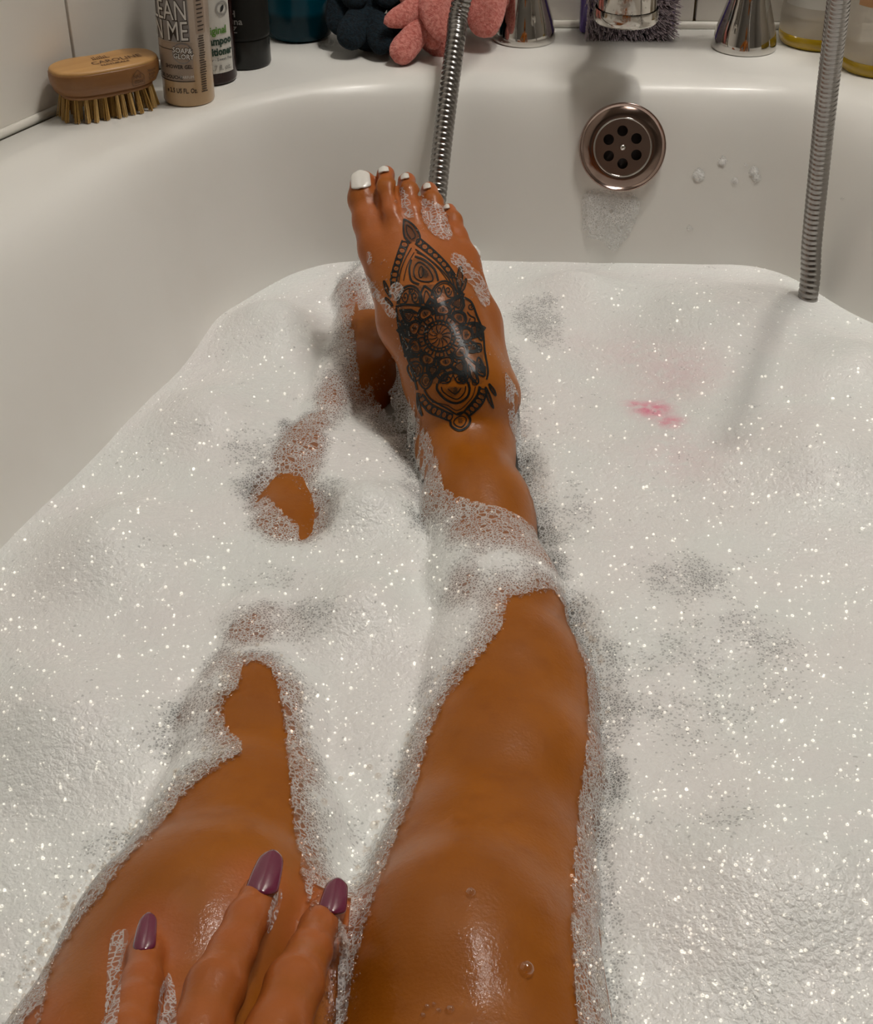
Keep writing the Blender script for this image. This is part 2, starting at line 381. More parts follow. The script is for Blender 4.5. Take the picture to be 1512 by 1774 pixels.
for r_ in range(rows - 1):
    for i in range(NR):
        j = (i + 1) % NR; F.append((r_ * NR + i, r_ * NR + j, (r_ + 1) * NR + j, (r_ + 1) * NR + i))
F.append(tuple((rows - 1) * NR + i for i in range(NR)))
tub = thing('bathtub', (0.05, .25, ZF), 'large white enamel corner bathtub with a broad rounded rim, filled with foam', 'bathtub')
basin = mesh_obj('basin', V, F, M['enamel'], tub)
bm = bmesh.new(); bm.from_mesh(basin.data); bmesh.ops.recalc_face_normals(bm, faces=bm.faces[:]); bm.to_mesh(basin.data)
BV_tub = BVHTree.FromBMesh(bm); bm.free()

# overflow drain on the end wall
hp, hn, _, _ = BV_tub.ray_cast(CAM, ray(1078, 255).normalized())
hp = hp - ray(1078, 255).normalized() * .004
if hn.dot(ray(1078, 255)) > 0: hn = -hn
q = hn.to_track_quat('Z', 'Y'); DM = Matrix.Translation(hp) @ q.to_matrix().to_4x4()
def placed(name, V, F, m, parent, smooth=True):
    o = mesh_obj(name, V, F, m, None, smooth); o.matrix_world = DM
    o.parent = parent; bpy.context.view_layer.update(); o.matrix_parent_inverse = parent.matrix_world.inverted(); return o
R0 = 75 * (hp - CAM).dot(Vector((0, CP, -SP))) / FPX
def ring_lathe(prof, n=64):
    V, F = lathe(prof, n); return V, F[:-2]
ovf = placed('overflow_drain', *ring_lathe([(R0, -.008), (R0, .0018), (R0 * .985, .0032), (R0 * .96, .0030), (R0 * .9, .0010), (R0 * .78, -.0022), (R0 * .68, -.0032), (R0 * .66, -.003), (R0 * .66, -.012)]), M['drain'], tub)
# strainer with real holes
bm = bmesh.new(); rs = R0 * .655; RN = 60
hc = [(rs * .56 * math.cos(a), rs * .56 * math.sin(a)) for a in [PI / 2 + .05 + k * PI / 3 for k in range(6)]]; hr = rs * .185
ringsV = []
def circ(cx, cy, r, n, z): return [bm.verts.new((cx + r * math.cos(2 * PI * i / n), cy + r * math.sin(2 * PI * i / n), z)) for i in range(n)]
oc = circ(0, 0, rs, RN, .0012); edges = []
loops = [oc] + [circ(x, y, hr, 20, .0012) for x, y in hc]
for lp in loops:
    for i in range(len(lp)): edges.append(bm.edges.new((lp[i], lp[(i + 1) % len(lp)])))
bmesh.ops.triangle_fill(bm, use_beauty=True, edges=edges)
for lp in loops[1:]:
    lo = [bm.verts.new((v.co.x, v.co.y, -.003)) for v in lp]
    for i in range(len(lp)): j = (i + 1) % len(lp); bm.faces.new((lp[i], lp[j], lo[j], lo[i]))
bmesh.ops.recalc_face_normals(bm, faces=bm.faces[:]); bm.verts.ensure_lookup_table(); bm.verts.index_update()
sv = [tuple(v.co) for v in bm.verts]; sf = [tuple(v.index for v in f.verts) for f in bm.faces]; bm.free()
# local axes of q are arbitrary about the normal: align local Y with world up
up = Vector((0, 0, 1)); yv = (up - hn * up.dot(hn)).normalized(); xv = yv.cross(hn)
DM = Matrix(((xv.x, yv.x, hn.x, hp.x), (xv.y, yv.y, hn.y, hp.y), (xv.z, yv.z, hn.z, hp.z), (0, 0, 0, 1)))
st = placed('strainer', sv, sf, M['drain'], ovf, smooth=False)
placed('strainer_rim', *ring_lathe([(rs * 1.04, -.004), (rs * 1.04, .0022), (rs * 1.01, .0034), (rs * .97, .0030), (rs * .965, .0008)]), M['chrome'], ovf)
placed('hole_shade_disc', *lathe([(rs * .99, -.0032), (rs * .99, -.0030)], 40), M['hole'], ovf)  # flat black disc, paints the darkness seen through the strainer holes
placed('screw', *lathe([(R0 * .072, .0), (R0 * .072, .003), (R0 * .06, .0042), (R0 * .03, .0048), (.0002, .005)], 24), M['chrome'], ovf)

# ------------------------------------------------------------------ person (distance-field body -> one surface)
def axis_steps(segs):
    out = [segs[0][0]]
    for a, b, h in segs:
        n = max(1, int(round((b - a) / h))); out += list(a + (b - a) * (np.arange(1, n + 1) / n))
    return np.array(out)
FN = .0019
AX = axis_steps([(-.36, -.165, .006), (-.165, .10, FN), (.10, .36, .007)])
AY = axis_steps([(-.62, .20, .008), (.20, 1.01, FN)])
AZ = axis_steps([(-.235, -.06, .006), (-.06, .135, .0017), (.135, .74, .009)])
FD = np.full((len(AX), len(AY), len(AZ)), .04, np.float32)
def sub(lo, hi):
    sl = []
    for A, l, h_ in zip((AX, AY, AZ), lo, hi):
        i0 = max(0, np.searchsorted(A, l) - 1); i1 = min(len(A), np.searchsorted(A, h_) + 1); sl.append(slice(i0, i1))
    return tuple(sl)
def cap(a, b, ra, rb, k=.01, flat=None, carve=False):
    a = np.array(a, float); b = np.array(b, float); r = max(ra, rb) + k + .006
    sl = sub(np.minimum(a, b) - r, np.maximum(a, b) + r)
    X = AX[sl[0]][:, None, None]; Y = AY[sl[1]][None, :, None]; Z = AZ[sl[2]][None, None, :]
    if min(s_.stop - s_.start for s_ in sl) < 1: return
    d = b - a; L2 = max(float(d @ d), 1e-12)
    tt = np.clip(((X - a[0]) * d[0] + (Y - a[1]) * d[1] + (Z - a[2]) * d[2]) / L2, 0, 1)
    qx, qy, qz = X - a[0] - d[0] * tt, Y - a[1] - d[1] * tt, Z - a[2] - d[2] * tt
    if flat is not None:
        n, s_ = np.array(flat[0], float), flat[1]; n /= np.linalg.norm(n)
        dn = (qx * n[0] + qy * n[1] + qz * n[2]) * (1 / s_ - 1); qx, qy, qz = qx + dn * n[0], qy + dn * n[1], qz + dn * n[2]
    dist = np.sqrt(qx * qx + qy * qy + qz * qz) - (ra + (rb - ra) * tt)
    if flat is not None: dist = dist * (.5 + .5 * flat[1])
    f = FD[sl]
    if carve:
        dist = -dist; h_ = np.clip(.5 - .5 * (dist - f) / -k, 0, 1) if False else np.clip(.5 + .5 * (dist - f) / k, 0, 1)
        FD[sl] = (f * (1 - h_) + dist * h_ + k * h_ * (1 - h_)).astype(np.float32)
    else:
        h_ = np.clip(.5 + .5 * (f - dist) / k, 0, 1)
        FD[sl] = (f * (1 - h_) + dist * h_ - k * h_ * (1 - h_)).astype(np.float32)
def chain(nodes, k=.01, flat=None):
    for (p, r), (p2, r2) in zip(nodes[:-1], nodes[1:]): cap(p, p2, r, r2, k, flat)
# torso, head, arms (behind the camera, so the place holds from the side)
chain([((-.015, -.13, -.12), .10), ((.0, -.22, -.07), .10), ((.02, -.30, .06), .10), ((.04, -.36, .20), .12), ((.05, -.40, .30), .08)], .05, ((0, .75, .66), .8))
chain([((-.13, -.39, .31), .05), ((.23, -.39, .31), .05)], .05)
chain([((.05, -.41, .33), .05), ((.05, -.42, .42), .045)], .03)
cap((.05, -.42, .52), (.05, -.37, .50), .078, .06, .03); cap((.05, -.345, .475), (.05, -.34, .465), .04, .03, .03)
cap((.05, -.305, .508), (.05, -.298, .495), .009, .012, .008)
chain([((.24, -.40, .30), .045), ((.28, -.30, .12), .038), ((.28, -.20, .03), .036), ((.25, -.05, -.03), .026), ((.23, .02, -.04), .026)], .02)
# right leg
chain([((.06, -.12, -.11), .098), ((.045, .02, -.06), .084), ((.02, .20, -.018), .064), ((.012, .29, .002), .054), ((.011, .345, .008), .049),
       ((.018, .395, -.002), .045), ((.030, .47, -.012), .0455), ((.034, .53, -.014), .043), ((.030, .60, -.006), .034), ((.023, .67, .004), .028), ((.017, .735, .010), .0255), ((.018, .77, .008), .026)], .02)
cap((.008, .335, .034), (.008, .36, .034), .026, .024, .02)
# left leg
chain([((-.09, -.12, -.11), .098), ((-.10, .02, -.06), .084), ((-.102, .20, -.012), .070), ((-.099, .29, .004), .061), ((-.088, .355, .008), .053),
       ((-.083, .42, -.004), .043), ((-.086, .50, -.018), .041), ((-.090, .57, -.029), .039), ((-.091, .66, -.030), .036), ((-.080, .74, -.024), .032), ((-.055, .83, -.010), .026), ((-.045, .88, -.008), .028)], .02)
cap((-.088, .345, .034), (-.084, .37, .032), .025, .022, .02)
# left foot, braced against the end of the bath behind the right one
chain([((-.045, .88, -.012), .027), ((-.05, .925, -.045), .027)], .02)
chain([((-.045, .88, -.008), .027), ((-.045, .935, -.002), .028), ((-.03, .96, .008), .022), ((.0, .972, .016), .015), ((.024, .978, .020), .009)], .014)
chain([((-.045, .935, -.004), .024), ((-.03, .968, -.01), .022), ((.012, .978, -.02), .014)], .014)
# right foot
def U3(p): v = U(p[0], p[1], p[2]); return (v.x, v.y, v.z)
ftoe = [
 [(628, 317, .925, .0083), (630, 345, .922, .0092), (638, 385, .915, .0098), (656, 432, .905, .0128), (704, 560, .878, .0155), (770, 670, .868, .021)],
 [(668, 303, .922, .0062), (670, 330, .912, .0068), (680, 372, .903, .0075), (697, 430, .897, .0112), (738, 550, .868, .0155), (790, 670, .862, .023)],
 [(705, 314, .925, .0060), (707, 336, .914, .0067), (714, 372, .905, .0074), (731, 432, .899, .0112), (764, 550, .870, .0150), (800, 675, .860, .024)],
 [(743, 330, .928, .0058), (748, 352, .918, .0064), (757, 388, .909, .0072), (768, 442, .903, .0110), (795, 560, .876, .0145), (815, 675, .862, .022)],
 [(777, 364, .932, .0048), (783, 384, .926, .0058), (790, 410, .918, .0070), (801, 452, .910, .0105), (825, 560, .892, .0135), (842, 660, .880, .017)]]
for tl in ftoe:                                  # metatarsals first, generous blend
    nd = [(U3(q_), q_[3]) for q_ in tl]; chain(nd[3:], .012)
for tl in ftoe:                                  # toes with a tight blend so they stay apart
    nd = [(U3(q_), q_[3]) for q_ in tl]; chain(nd[:4], .0035)
    cap(nd[1][0], nd[1][0], nd[1][1] * 1.04, nd[1][1] * 1.04, .004)
for ta, tb in zip(ftoe[:-1], ftoe[1:]):          # clefts between the toes
    pts_ = [tuple((np.array(ta[i_][:3]) * (ta[i_ if True else 0][3]) * 0 + (np.array(ta[i_][:3]) * tb[i_][3] + np.array(tb[i_][:3]) * ta[i_][3]) / (ta[i_][3] + tb[i_][3]))) for i_ in (0, 1, 2)]
    q0, q1, q2 = [U3((p_[0], p_[1], p_[2] - dz_)) for p_, dz_ in zip(pts_, (.004, .006, .0095))]
    cap(q0, q1, .0026, .0022, .002, None, True); cap(q1, q2, .0022, .0010, .002, None, True)
A_ = Vector((.020, .765, -.0)); H_ = Vector((.024, .815, -.045)); chain([(A_, .026), (H_, .027)], .02)
chain([(H_, .024), ((.012, .86, .0), .022), (U3((720, 450, .935)), .018)], .02)
chain([(H_, .02), (U3((820, 620, .93)), .016), (U3((800, 460, .94)), .013)], .015)
for px_, py_, t_, r_ in ((862, 690, .868, .0125), (742, 668, .872, .012)): c_ = U3((px_, py_, t_)); cap(c_, c_, r_, r_, .012)
c1, c2 = U3((640, 372, .897)), U3((660, 372, .899)); 
# left hand resting on the left knee
def Z3(px_, py_, z): v = PL(px_, py_, z); return (v.x, v.y, v.z)
fing = {
 'middle': [(462, 1520, .066, .0050), (449, 1552, .0695, .0064), (428, 1592, .0735, .0074), (402, 1648, .078, .0078), (373, 1712, .084, .0096), (345, 1795, .087, .0094), (305, 1930, .090, .0118)],
 'index': [(576, 1562, .045, .0048), (567, 1580, .049, .0060), (552, 1606, .055, .0068), (536, 1650, .064, .0077), (510, 1706, .077, .0096), (480, 1790, .084, .0100), (420, 1920, .090, .0122)],
 'ring': [(255, 1630, .063, .0046), (252, 1650, .067, .0056), (246, 1702, .073, .0067), (236, 1745, .0775, .0074), (222, 1800, .082, .0088), (212, 1860, .085, .0088), (214, 1945, .088, .0112)],
 'pinky': [(95, 1800, .050, .0042), (98, 1830, .056, .0054), (108, 1870, .063, .006), (120, 1905, .069, .0068), (135, 1940, .075, .0074), (160, 1985, .080, .0098)]}
hand_nodes = {}
for k_, fl_ in fing.items():
    nd = [(Z3(*q_[:3]), q_[3]) for q_ in fl_]; hand_nodes[k_] = nd; chain(nd, .003)
wrist = Vector((-.115, .145, .100))
for k_, dx in (('index', .013), ('middle', .004), ('ring', -.004), ('pinky', -.012)):
    cap(hand_nodes[k_][-1][0], wrist + Vector((dx, 0, 0)), hand_nodes[k_][-1][1], .014, .008)
chain([(wrist + Vector((.01, .01, -.005)), .013), (Z3(540, 2060, .075), .013), (Z3(610, 1990, .07), .010), (Z3(640, 1925, .062), .0085)], .008)
chain([(wrist, .020), ((-.17, .06, .105), .026), ((-.235, -.05, .12), .035)], .012); chain([((-.235, -.05, .12), .036), ((-.23, -.2, .20), .042), ((-.14, -.38, .30), .046)], .02)

def surface_nets(Fd):
    Sg = Fd < 0
    cnt = np.zeros(tuple(n - 1 for n in Fd.shape), np.int8)
    for a in (0, 1):
        for b in (0, 1):
            for c_ in (0, 1): cnt += Sg[a:Sg.shape[0] - 1 + a, b:Sg.shape[1] - 1 + b, c_:Sg.shape[2] - 1 + c_]
    act = (cnt > 0) & (cnt < 8); idx = np.argwhere(act); n = len(idx)
    idm = np.full(act.shape, -1, np.int32); idm[act] = np.arange(n)
    i, j, k = idx.T; acc = np.zeros((n, 3)); num = np.zeros(n)
    cor = [(a, b, c_) for a in (0, 1) for b in (0, 1) for c_ in (0, 1)]
    for p in cor:
        for ax in range(3):
            if p[ax]: continue
            q = list(p); q[ax] = 1
            fa = Fd[i + p[0], j + p[1], k + p[2]]; fb = Fd[i + q[0], j + q[1], k + q[2]]
            cr = (fa < 0) != (fb < 0); tt = np.where(cr, fa / np.where(fa - fb == 0, 1, fa - fb), 0)
            A0 = np.stack([AX[i + p[0]], AY[j + p[1]], AZ[k + p[2]]], 1); B0 = np.stack([AX[i + q[0]], AY[j + q[1]], AZ[k + q[2]]], 1)
            acc += np.where(cr[:, None], A0 + (B0 - A0) * tt[:, None], 0); num += cr
    Vv = acc / num[:, None]; Q = []
    for ax in range(3):
        sl0 = [slice(1, -1)] * 3; sl1 = [slice(1, -1)] * 3; sl0[ax] = slice(0, -1); sl1[ax] = slice(1, None)
        a, b = Sg[tuple(sl0)], Sg[tuple(sl1)]; e = np.argwhere(a != b); s_ = a[tuple(e.T)]
        off = np.ones(3, int); off[ax] = 0; e = e + off
        o1, o2 = [x for x in range(3) if x != ax]
        def cid(d1, d2):
            ee = e.copy(); ee[:, o1] -= d1; ee[:, o2] -= d2; return idm[tuple(ee.T)]
        qd = np.stack([cid(1, 1), cid(0, 1), cid(0, 0), cid(1, 0)], 1)
        flip = s_ if ax != 1 else ~s_
        qd = np.where(flip[:, None], qd, qd[:, ::-1]); Q.append(qd)
    return Vv, np.concatenate(Q)
BVv, BQ = surface_nets(FD)
# one Laplacian pass to calm the net
for _ in range(2):
    sm = np.zeros_like(BVv); nm = np.zeros(len(BVv))
    for a in range(4):
        b = (a + 1) % 4; np.add.at(sm, BQ[:, a], BVv[BQ[:, b]]); np.add.at(nm, BQ[:, a], 1); np.add.at(sm, BQ[:, b], BVv[BQ[:, a]]); np.add.at(nm, BQ[:, b], 1)
    BVv = BVv * .5 + .5 * sm / np.maximum(nm, 1)[:, None]
person = thing('person', (-.015, -.12, -.21), 'person lying in the bath, wet tanned legs crossed at the ankles, hand on knee', 'person')
body = np_obj('body', BVv, BQ, M['skin'], person)
BV_body = BVHTree.FromPolygons([tuple(v) for v in BVv.tolist()], BQ.tolist())
# redder skin: toes, knuckles, fingertips
warm = np.zeros(len(BVv))
def warm_at(p, r, s_): global warm; d = np.linalg.norm(BVv - np.array(p), axis=1); warm = np.maximum(warm, s_ * np.clip(1.4 - d / r, 0, 1))
for tl in ftoe:
    for q_, r_, s_ in ((tl[0], .014, .9), (tl[2], .02, .7), (tl[3], .03, .6), (tl[4], .03, .35)): warm_at(U3(q_), r_, s_)
for nd in hand_nodes.values():
    for p_, r_ in nd: warm_at(p_, .016, .75)
warm_at((-.05, .93, 0), .04, .6)
set_attr(body, 'warm', warm)
def hit(px, py, bv=None):
    r = (bv or BV_body).ray_cast(CAM, ray(px, py).normalized()); return (r[0], r[1]) if r[0] else (None, None)

# hair behind the camera
hv, hf = lathe([(.001, .085), (.05, .07), (.078, .03), (.088, -.01), (.088, -.06), (.075, -.11), (.04, -.13)], 32)
mesh_obj('hair', [(x * 1.0 + .05, y * .9 - .445, z + .53) for x, y, z in hv], hf, M['hair'], person)

# nails
def nail(name, base, tip, nrm, wid, m, over=1.0, curve=.45, taper=.62, thick=.0007):
    base, tip = Vector(base), Vector(tip); d = tip - base; L = d.length; d.normalize(); nrm = Vector(nrm); nrm = (nrm - d * nrm.dot(d)).normalized(); s_ = d.cross(nrm)
    nu, nv = 12, 18; V = []
    for layer in (0, 1):
        for j in range(nv + 1):
            v = j / nv
            wv = wid / 2 * (1 - (1 - taper) * v ** 2)
            if v < .18: wv *= math.sqrt(max(0, 1 - ((.18 - v) / .18) ** 2)) * .35 + .65 * min(1, (v / .18) ** .5 if v > 0 else 0) if v > 0 else .3
            if v > .80: wv *= math.sqrt(max(.0, 1 - ((v - .80) / .215) ** 2))
            for i in range(nu + 1):
                u = i / nu * 2 - 1; a = u * curve * 2
                V.append(base + d * (L * v) + s_ * (wv * u) - nrm * (wid * .5 * curve * (u * u) * (wv / (wid / 2)) + .12 * L * (v - .35) ** 2 + layer * thick))
    F = []; n1 = (nu + 1) * (nv + 1)
    for j in range(nv):
        for i in range(nu):
            a = j * (nu + 1) + i; F.append((a, a + 1, a + nu + 2, a + nu + 1)); F.append((n1 + a, n1 + a + nu + 1, n1 + a + nu + 2, n1 + a + 1))
    bd = [j * (nu + 1) for j in range(nv + 1)] + [nv * (nu + 1) + i for i in range(1, nu + 1)] + [j * (nu + 1) + nu for j in range(nv - 1, -1, -1)] + [i for i in range(nu - 1, 0, -1)]
    for a, b in zip(bd, bd[1:] + bd[:1]): F.append((a, b, n1 + b, n1 + a))
    o = mesh_obj(name, V, F, m, person)
    bm = bmesh.new(); bm.from_mesh(o.data); bmesh.ops.recalc_face_normals(bm, faces=bm.faces[:]); bm.to_mesh(o.data); bm.free()
    return o
for (bx, by), (tx, ty), wpx, lift in (((449, 1546), (474, 1474), 58, .0012), ((572, 1580), (586, 1523), 50, .0012), ((247, 1646), (258, 1583), 40, .0010)):
    p, n_ = hit(bx, by)
    z_t = p.z - .002; tp = PL(tx, ty, z_t)
    tdep = (p - CAM).dot(Vector((0, CP, -SP)))
    nail('fingernail', p + n_ * lift * .2, tp + Vector((0, 0, .0018)), (0, -.35, 1), wpx * tdep / FPX, M['nail_p'], curve=.38, taper=.68)
def toenail(bx, by, tx, ty, wpx, tp=.95, curve=.3):
    p, n_ = hit(bx, by); q_, n2 = hit(tx, ty)
    if p is None or q_ is None: print('nail miss', bx, by, tx, ty); return
    dep = (p - CAM).dot(Vector((0, CP, -SP))); n_ = (n_ + n2).normalized()
    if n_.dot(CAM - p) < 0: n_ = -n_
    nail('toenail', p + n_ * .0017, q_ + n_ * .0019, n_, wpx * dep / FPX, M['nail_w'], curve=curve, taper=tp)
toenail(626, 328, 623, 297, 35)
for a in ((665, 300, 664, 291, 19), (702, 312, 701, 303, 16), (741, 329, 739, 320, 14), (775, 364, 774, 357, 10)): toenail(*a, tp=.9, curve=.35)

# ------------------------------------------------------------------ tattoo draped on the foot
def foot_pt(px, py, off=.00035):
    p, n_ = hit(px, py)
    if p is None or p.y > .96: return None
    if n_.dot(CAM - p) < 0: n_ = -n_
    return p + n_ * off
inkV, inkF = [], []
def T(x, y): return (600 + x / 4.433, 360 + y / 4.433)       # measured on an enlarged view of the foot
def stroke(pts, wpx=3.0, closed=False, smooth=True, taper=False):
    P = np.array([T(*p) for p in pts], float)
    if smooth and len(P) > 2: P = catmull_closed(P, 8) if closed else catmull(P, 8)
    if closed: P = np.vstack([P, P[:1]])
    seg = np.linalg.norm(np.diff(P, axis=0), axis=1); s_ = np.concatenate([[0], np.cumsum(seg)]); n = max(2, int(s_[-1] / 2.0) + 1)
    ss = np.linspace(0, s_[-1], n); X = np.interp(ss, s_, P[:, 0]); Y = np.interp(ss, s_, P[:, 1])
    prev = None
    for i in range(n):
        dx, dy = X[min(i + 1, n - 1)] - X[max(i - 1, 0)], Y[min(i + 1, n - 1)] - Y[max(i - 1, 0)]; L = math.hypot(dx, dy) or 1
        ww = wpx * .8 / 2 * (1 if not taper else max(.15, math.sin(PI * i / (n - 1))))
        nx, ny = -dy / L * ww, dx / L * ww
        a, b = foot_pt(X[i] + nx, Y[i] + ny), foot_pt(X[i] - nx, Y[i] - ny)
        if a is None or b is None: prev = None; continue
        k = len(inkV); inkV.extend([a, b])
        if prev is not None and (inkV[prev] - a).length < .008 and (a - b).length < .008: inkF.append((prev, prev + 1, k + 1, k))
        prev = k
def fill(pts, m_, name, off=.0002, step=2.6, smooth=True):
    P = np.array([T(*p) for p in pts], float)
    if smooth: P = catmull_closed(P, 6)
    x0, y0 = P.min(0); x1, y1 = P.max(0); nx, ny = int((x1 - x0) / step) + 2, int((y1 - y0) / step) + 2
    V, F, idx = [], [], {}
    def ins(x, y):
        c_ = False; n = len(P)
        for i in range(n):
            (xa, ya), (xb, yb) = P[i], P[i - 1]
            if (ya > y) != (yb > y) and x < (xb - xa) * (y - ya) / (yb - ya) + xa: c_ = not c_
        return c_
    for j in range(ny):
        for i in range(nx):
            x, y = x0 + i * step, y0 + j * step
            if ins(x, y):
                q_ = foot_pt(x, y, off)
                if q_ is not None: idx[i, j] = len(V); V.append(q_)
    for (i, j), a in idx.items():
        q_ = [idx.get(z_) for z_ in ((i + 1, j), (i + 1, j + 1), (i, j + 1))]
        if None not in q_:
            f = (a, *q_)
            if max((V[f[k]] - V[f[k - 1]]).length for k in range(4)) < .006: F.append(f)
    return V, F
allfill = {'ink_shade': ([], []), 'ink_dark': ([], [])}
def addfill(pts, m_, off=.0002, **kw):
    V, F = fill(pts, m_, '', off, **kw); A, B = allfill[m_]; k = len(A); A.extend(V); B.extend([tuple(i + k for i in f) for f in F])
# overall shading: body of the mandala
addfill([(350, 600), (430, 590), (520, 590), (640, 580), (760, 600), (860, 650), (950, 720), (1010, 850), (1040, 1000), (1060, 1150), (1080, 1280), (1030, 1360), (950, 1350), (830, 1340), (680, 1360), (590, 1400), (530, 1280), (470, 1150), (410, 980), (380, 800)], 'ink_shade')
addfill([(440, 90), (500, 125), (550, 180), (560, 240), (500, 275), (455, 240), (440, 170)], 'ink_dark', off=.00015)
addfill([(520, 380), (600, 405), (680, 480), (705, 560), (600, 590), (505, 560), (490, 460)], 'ink_shade')
def oval(cx, cy, rx, ry, a=0, n=10): return [(cx + rx * math.cos(t_) * math.cos(a) - ry * math.sin(t_) * math.sin(a), cy + rx * math.cos(t_) * math.sin(a) + ry * math.sin(t_) * math.cos(a)) for t_ in [2 * PI * k / n for k in range(n)]]
def rope(A, B, n, wpx=3.2):
    A = catmull(A, 12); B = catmull(B, 12); stroke(A[::6], wpx); stroke(B[::6], wpx)
    for k in range(n):
        u0 = (k + .5) / n; ia = int(u0 * (len(A) - 1)); ib = int(u0 * (len(B) - 1)); c_ = (A[ia] + B[ib]) / 2; d = B[ib] - A[ia]; wid = np.linalg.norm(d) / 2
        nx_ = A[min(ia + 3, len(A) - 1)] - A[max(ia - 3, 0)]; an = math.atan2(nx_[1], nx_[0]); ln = np.linalg.norm(A[-1] - A[0]) / n * .5
        o_ = oval(c_[0], c_[1], ln, wid * .95, an); stroke(o_, 2.6, True); addfill(oval(c_[0], c_[1], ln * .7, wid * .7, an), 'ink_shade', step=2.0)
# leaf at the top
stroke([(440, 88), (438, 160), (448, 225), (490, 275)], 4); stroke([(440, 88), (500, 122), (548, 180), (565, 235), (540, 275)], 4)
stroke([(462, 130), (465, 190), (495, 240)], 2); stroke([(465, 132), (505, 165), (530, 220), (500, 245)], 2)
rope([(430, 250), (400, 335), (372, 425), (350, 510), (345, 600)], [(475, 285), (440, 370), (408, 460), (388, 560), (380, 610)], 8)
rope([(562, 235), (640, 300), (715, 370), (780, 440), (835, 520)], [(528, 275), (605, 335), (685, 400), (745, 465), (800, 545)], 8)
stroke([(500, 310), (450, 400), (415, 500), (400, 600)], 2.2); stroke([(530, 320), (620, 385), (710, 460), (780, 540), (830, 630)], 2.6)
stroke([(520, 345), (470, 440), (440, 560)], 1.8); stroke([(540, 345), (600, 375), (690, 450), (760, 540), (790, 600)], 1.8)
stroke([(525, 375), (600, 405), (675, 475), (705, 565)], 4.2); stroke([(500, 400), (485, 470), (500, 560), (560, 590)], 4.2)
stroke([(560, 420), (630, 470), (665, 555), (600, 570), (530, 540), (520, 470)], 2.6, True); stroke([(575, 450), (595, 500), (570, 540), (555, 490)], 2.4, True)
addfill(oval(600, 500, 30, 45, -.4), 'ink_dark', step=2)
# spiky leaves at the sides
for p in ([(870, 450), (890, 520), (870, 650), (845, 560)], [(918, 545), (905, 620), (865, 660), (890, 590)], [(800, 500), (850, 570), (870, 660), (830, 610)], [(288, 560), (320, 610), (345, 690), (305, 640)], [(300, 690), (335, 715), (360, 755), (320, 740)],
          [(1092, 1350), (1135, 1400), (1145, 1445), (1110, 1400)], [(1065, 1375), (1100, 1440), (1128, 1540), (1085, 1470)], [(545, 1420), (560, 1500), (585, 1600), (548, 1520)]):
    stroke(p, 3.0, True); addfill(p, 'ink_dark', step=1.8)
# domes with scrolls
def dome(cx, cy, rx, ry, a=0, scroll=True):
    pts = [(cx + rx * math.cos(t_) * math.cos(a) - ry * math.sin(t_) * math.sin(a), cy + rx * math.cos(t_) * math.sin(a) + ry * math.sin(t_) * math.cos(a)) for t_ in [PI + PI * k / 8 for k in range(9)]]
    stroke(pts, 4); stroke([(cx + (x - cx) * .86, cy + (y - cy) * .86) for x, y in pts], 2)
    if scroll:
        for s_ in (-1, 1):
            sc_ = [(cx + s_ * (rx * .38 + rx * .28 * (1 - k / 14) * math.cos(k * .75)), cy - ry * .4 + ry * .35 * (1 - k / 14) * math.sin(k * .75)) for k in range(13)]; stroke(sc_, 2.4)
        stroke([(cx - rx * .8, cy), (cx - rx * .3, cy - ry * .1), (cx, cy - ry * .75)], 2.2); stroke([(cx + rx * .8, cy), (cx + rx * .3, cy - ry * .1), (cx, cy - ry * .75)], 2.2)
dome(490, 740, 95, 140); dome(745, 690, 95, 125, .15)
stroke([(600, 600), (565, 680), (570, 760)], 4.2); stroke([(600, 600), (670, 660), (690, 740)], 4.2); stroke([(612, 640), (640, 680), (655, 740), (600, 740), (598, 680)], 2.6, True)
stroke([(925, 800), (950, 830), (985, 850), (975, 890), (940, 880), (950, 850)], 2.4); stroke([(990, 1040), (1030, 1050), (1035, 1100), (1000, 1110), (995, 1080)], 2.4); stroke([(905, 690), (960, 730), (1000, 830)], 4)
stroke([(380, 760), (450, 745), (540, 750), (600, 760), (690, 745), (760, 720), (850, 690), (900, 680)], 4)
# the rose
cx0, cy0 = 717, 985
DG = math.radians
def pol(r, a, sy=1.0): return (cx0 + r * math.cos(a), cy0 + r * math.sin(a) * sy)
stroke([pol(92, 2 * PI * k / 20) for k in range(20)], 2.4, True); stroke([pol(116, 2 * PI * k / 20) for k in range(20)], 2.8, True)
for k in range(12): stroke([pol(20, 2 * PI * k / 12), pol(60, 2 * PI * (k + .2) / 12), pol(84, 2 * PI * (k + .5) / 12)], 1.8)
for k in range(22): a = 2 * PI * k / 22; stroke([pol(94, a), pol(114, a)], 3.4, False, False)
for k in range(10):
    a = 2 * PI * (k + .5) / 10; d_ = .235
    stroke([pol(124, a - d_), pol(162, a - d_ * .92), pol(166, a), pol(162, a + d_ * .92), pol(124, a + d_), pol(120, a)], 3.0, True, False)
    stroke([pol(134, a), pol(158, a)], 2.6, False, False)
def shrink(P, c_, f): return [(c_[0] + (x - c_[0]) * f, c_[1] + (y - c_[1]) * f) for x, y in P]
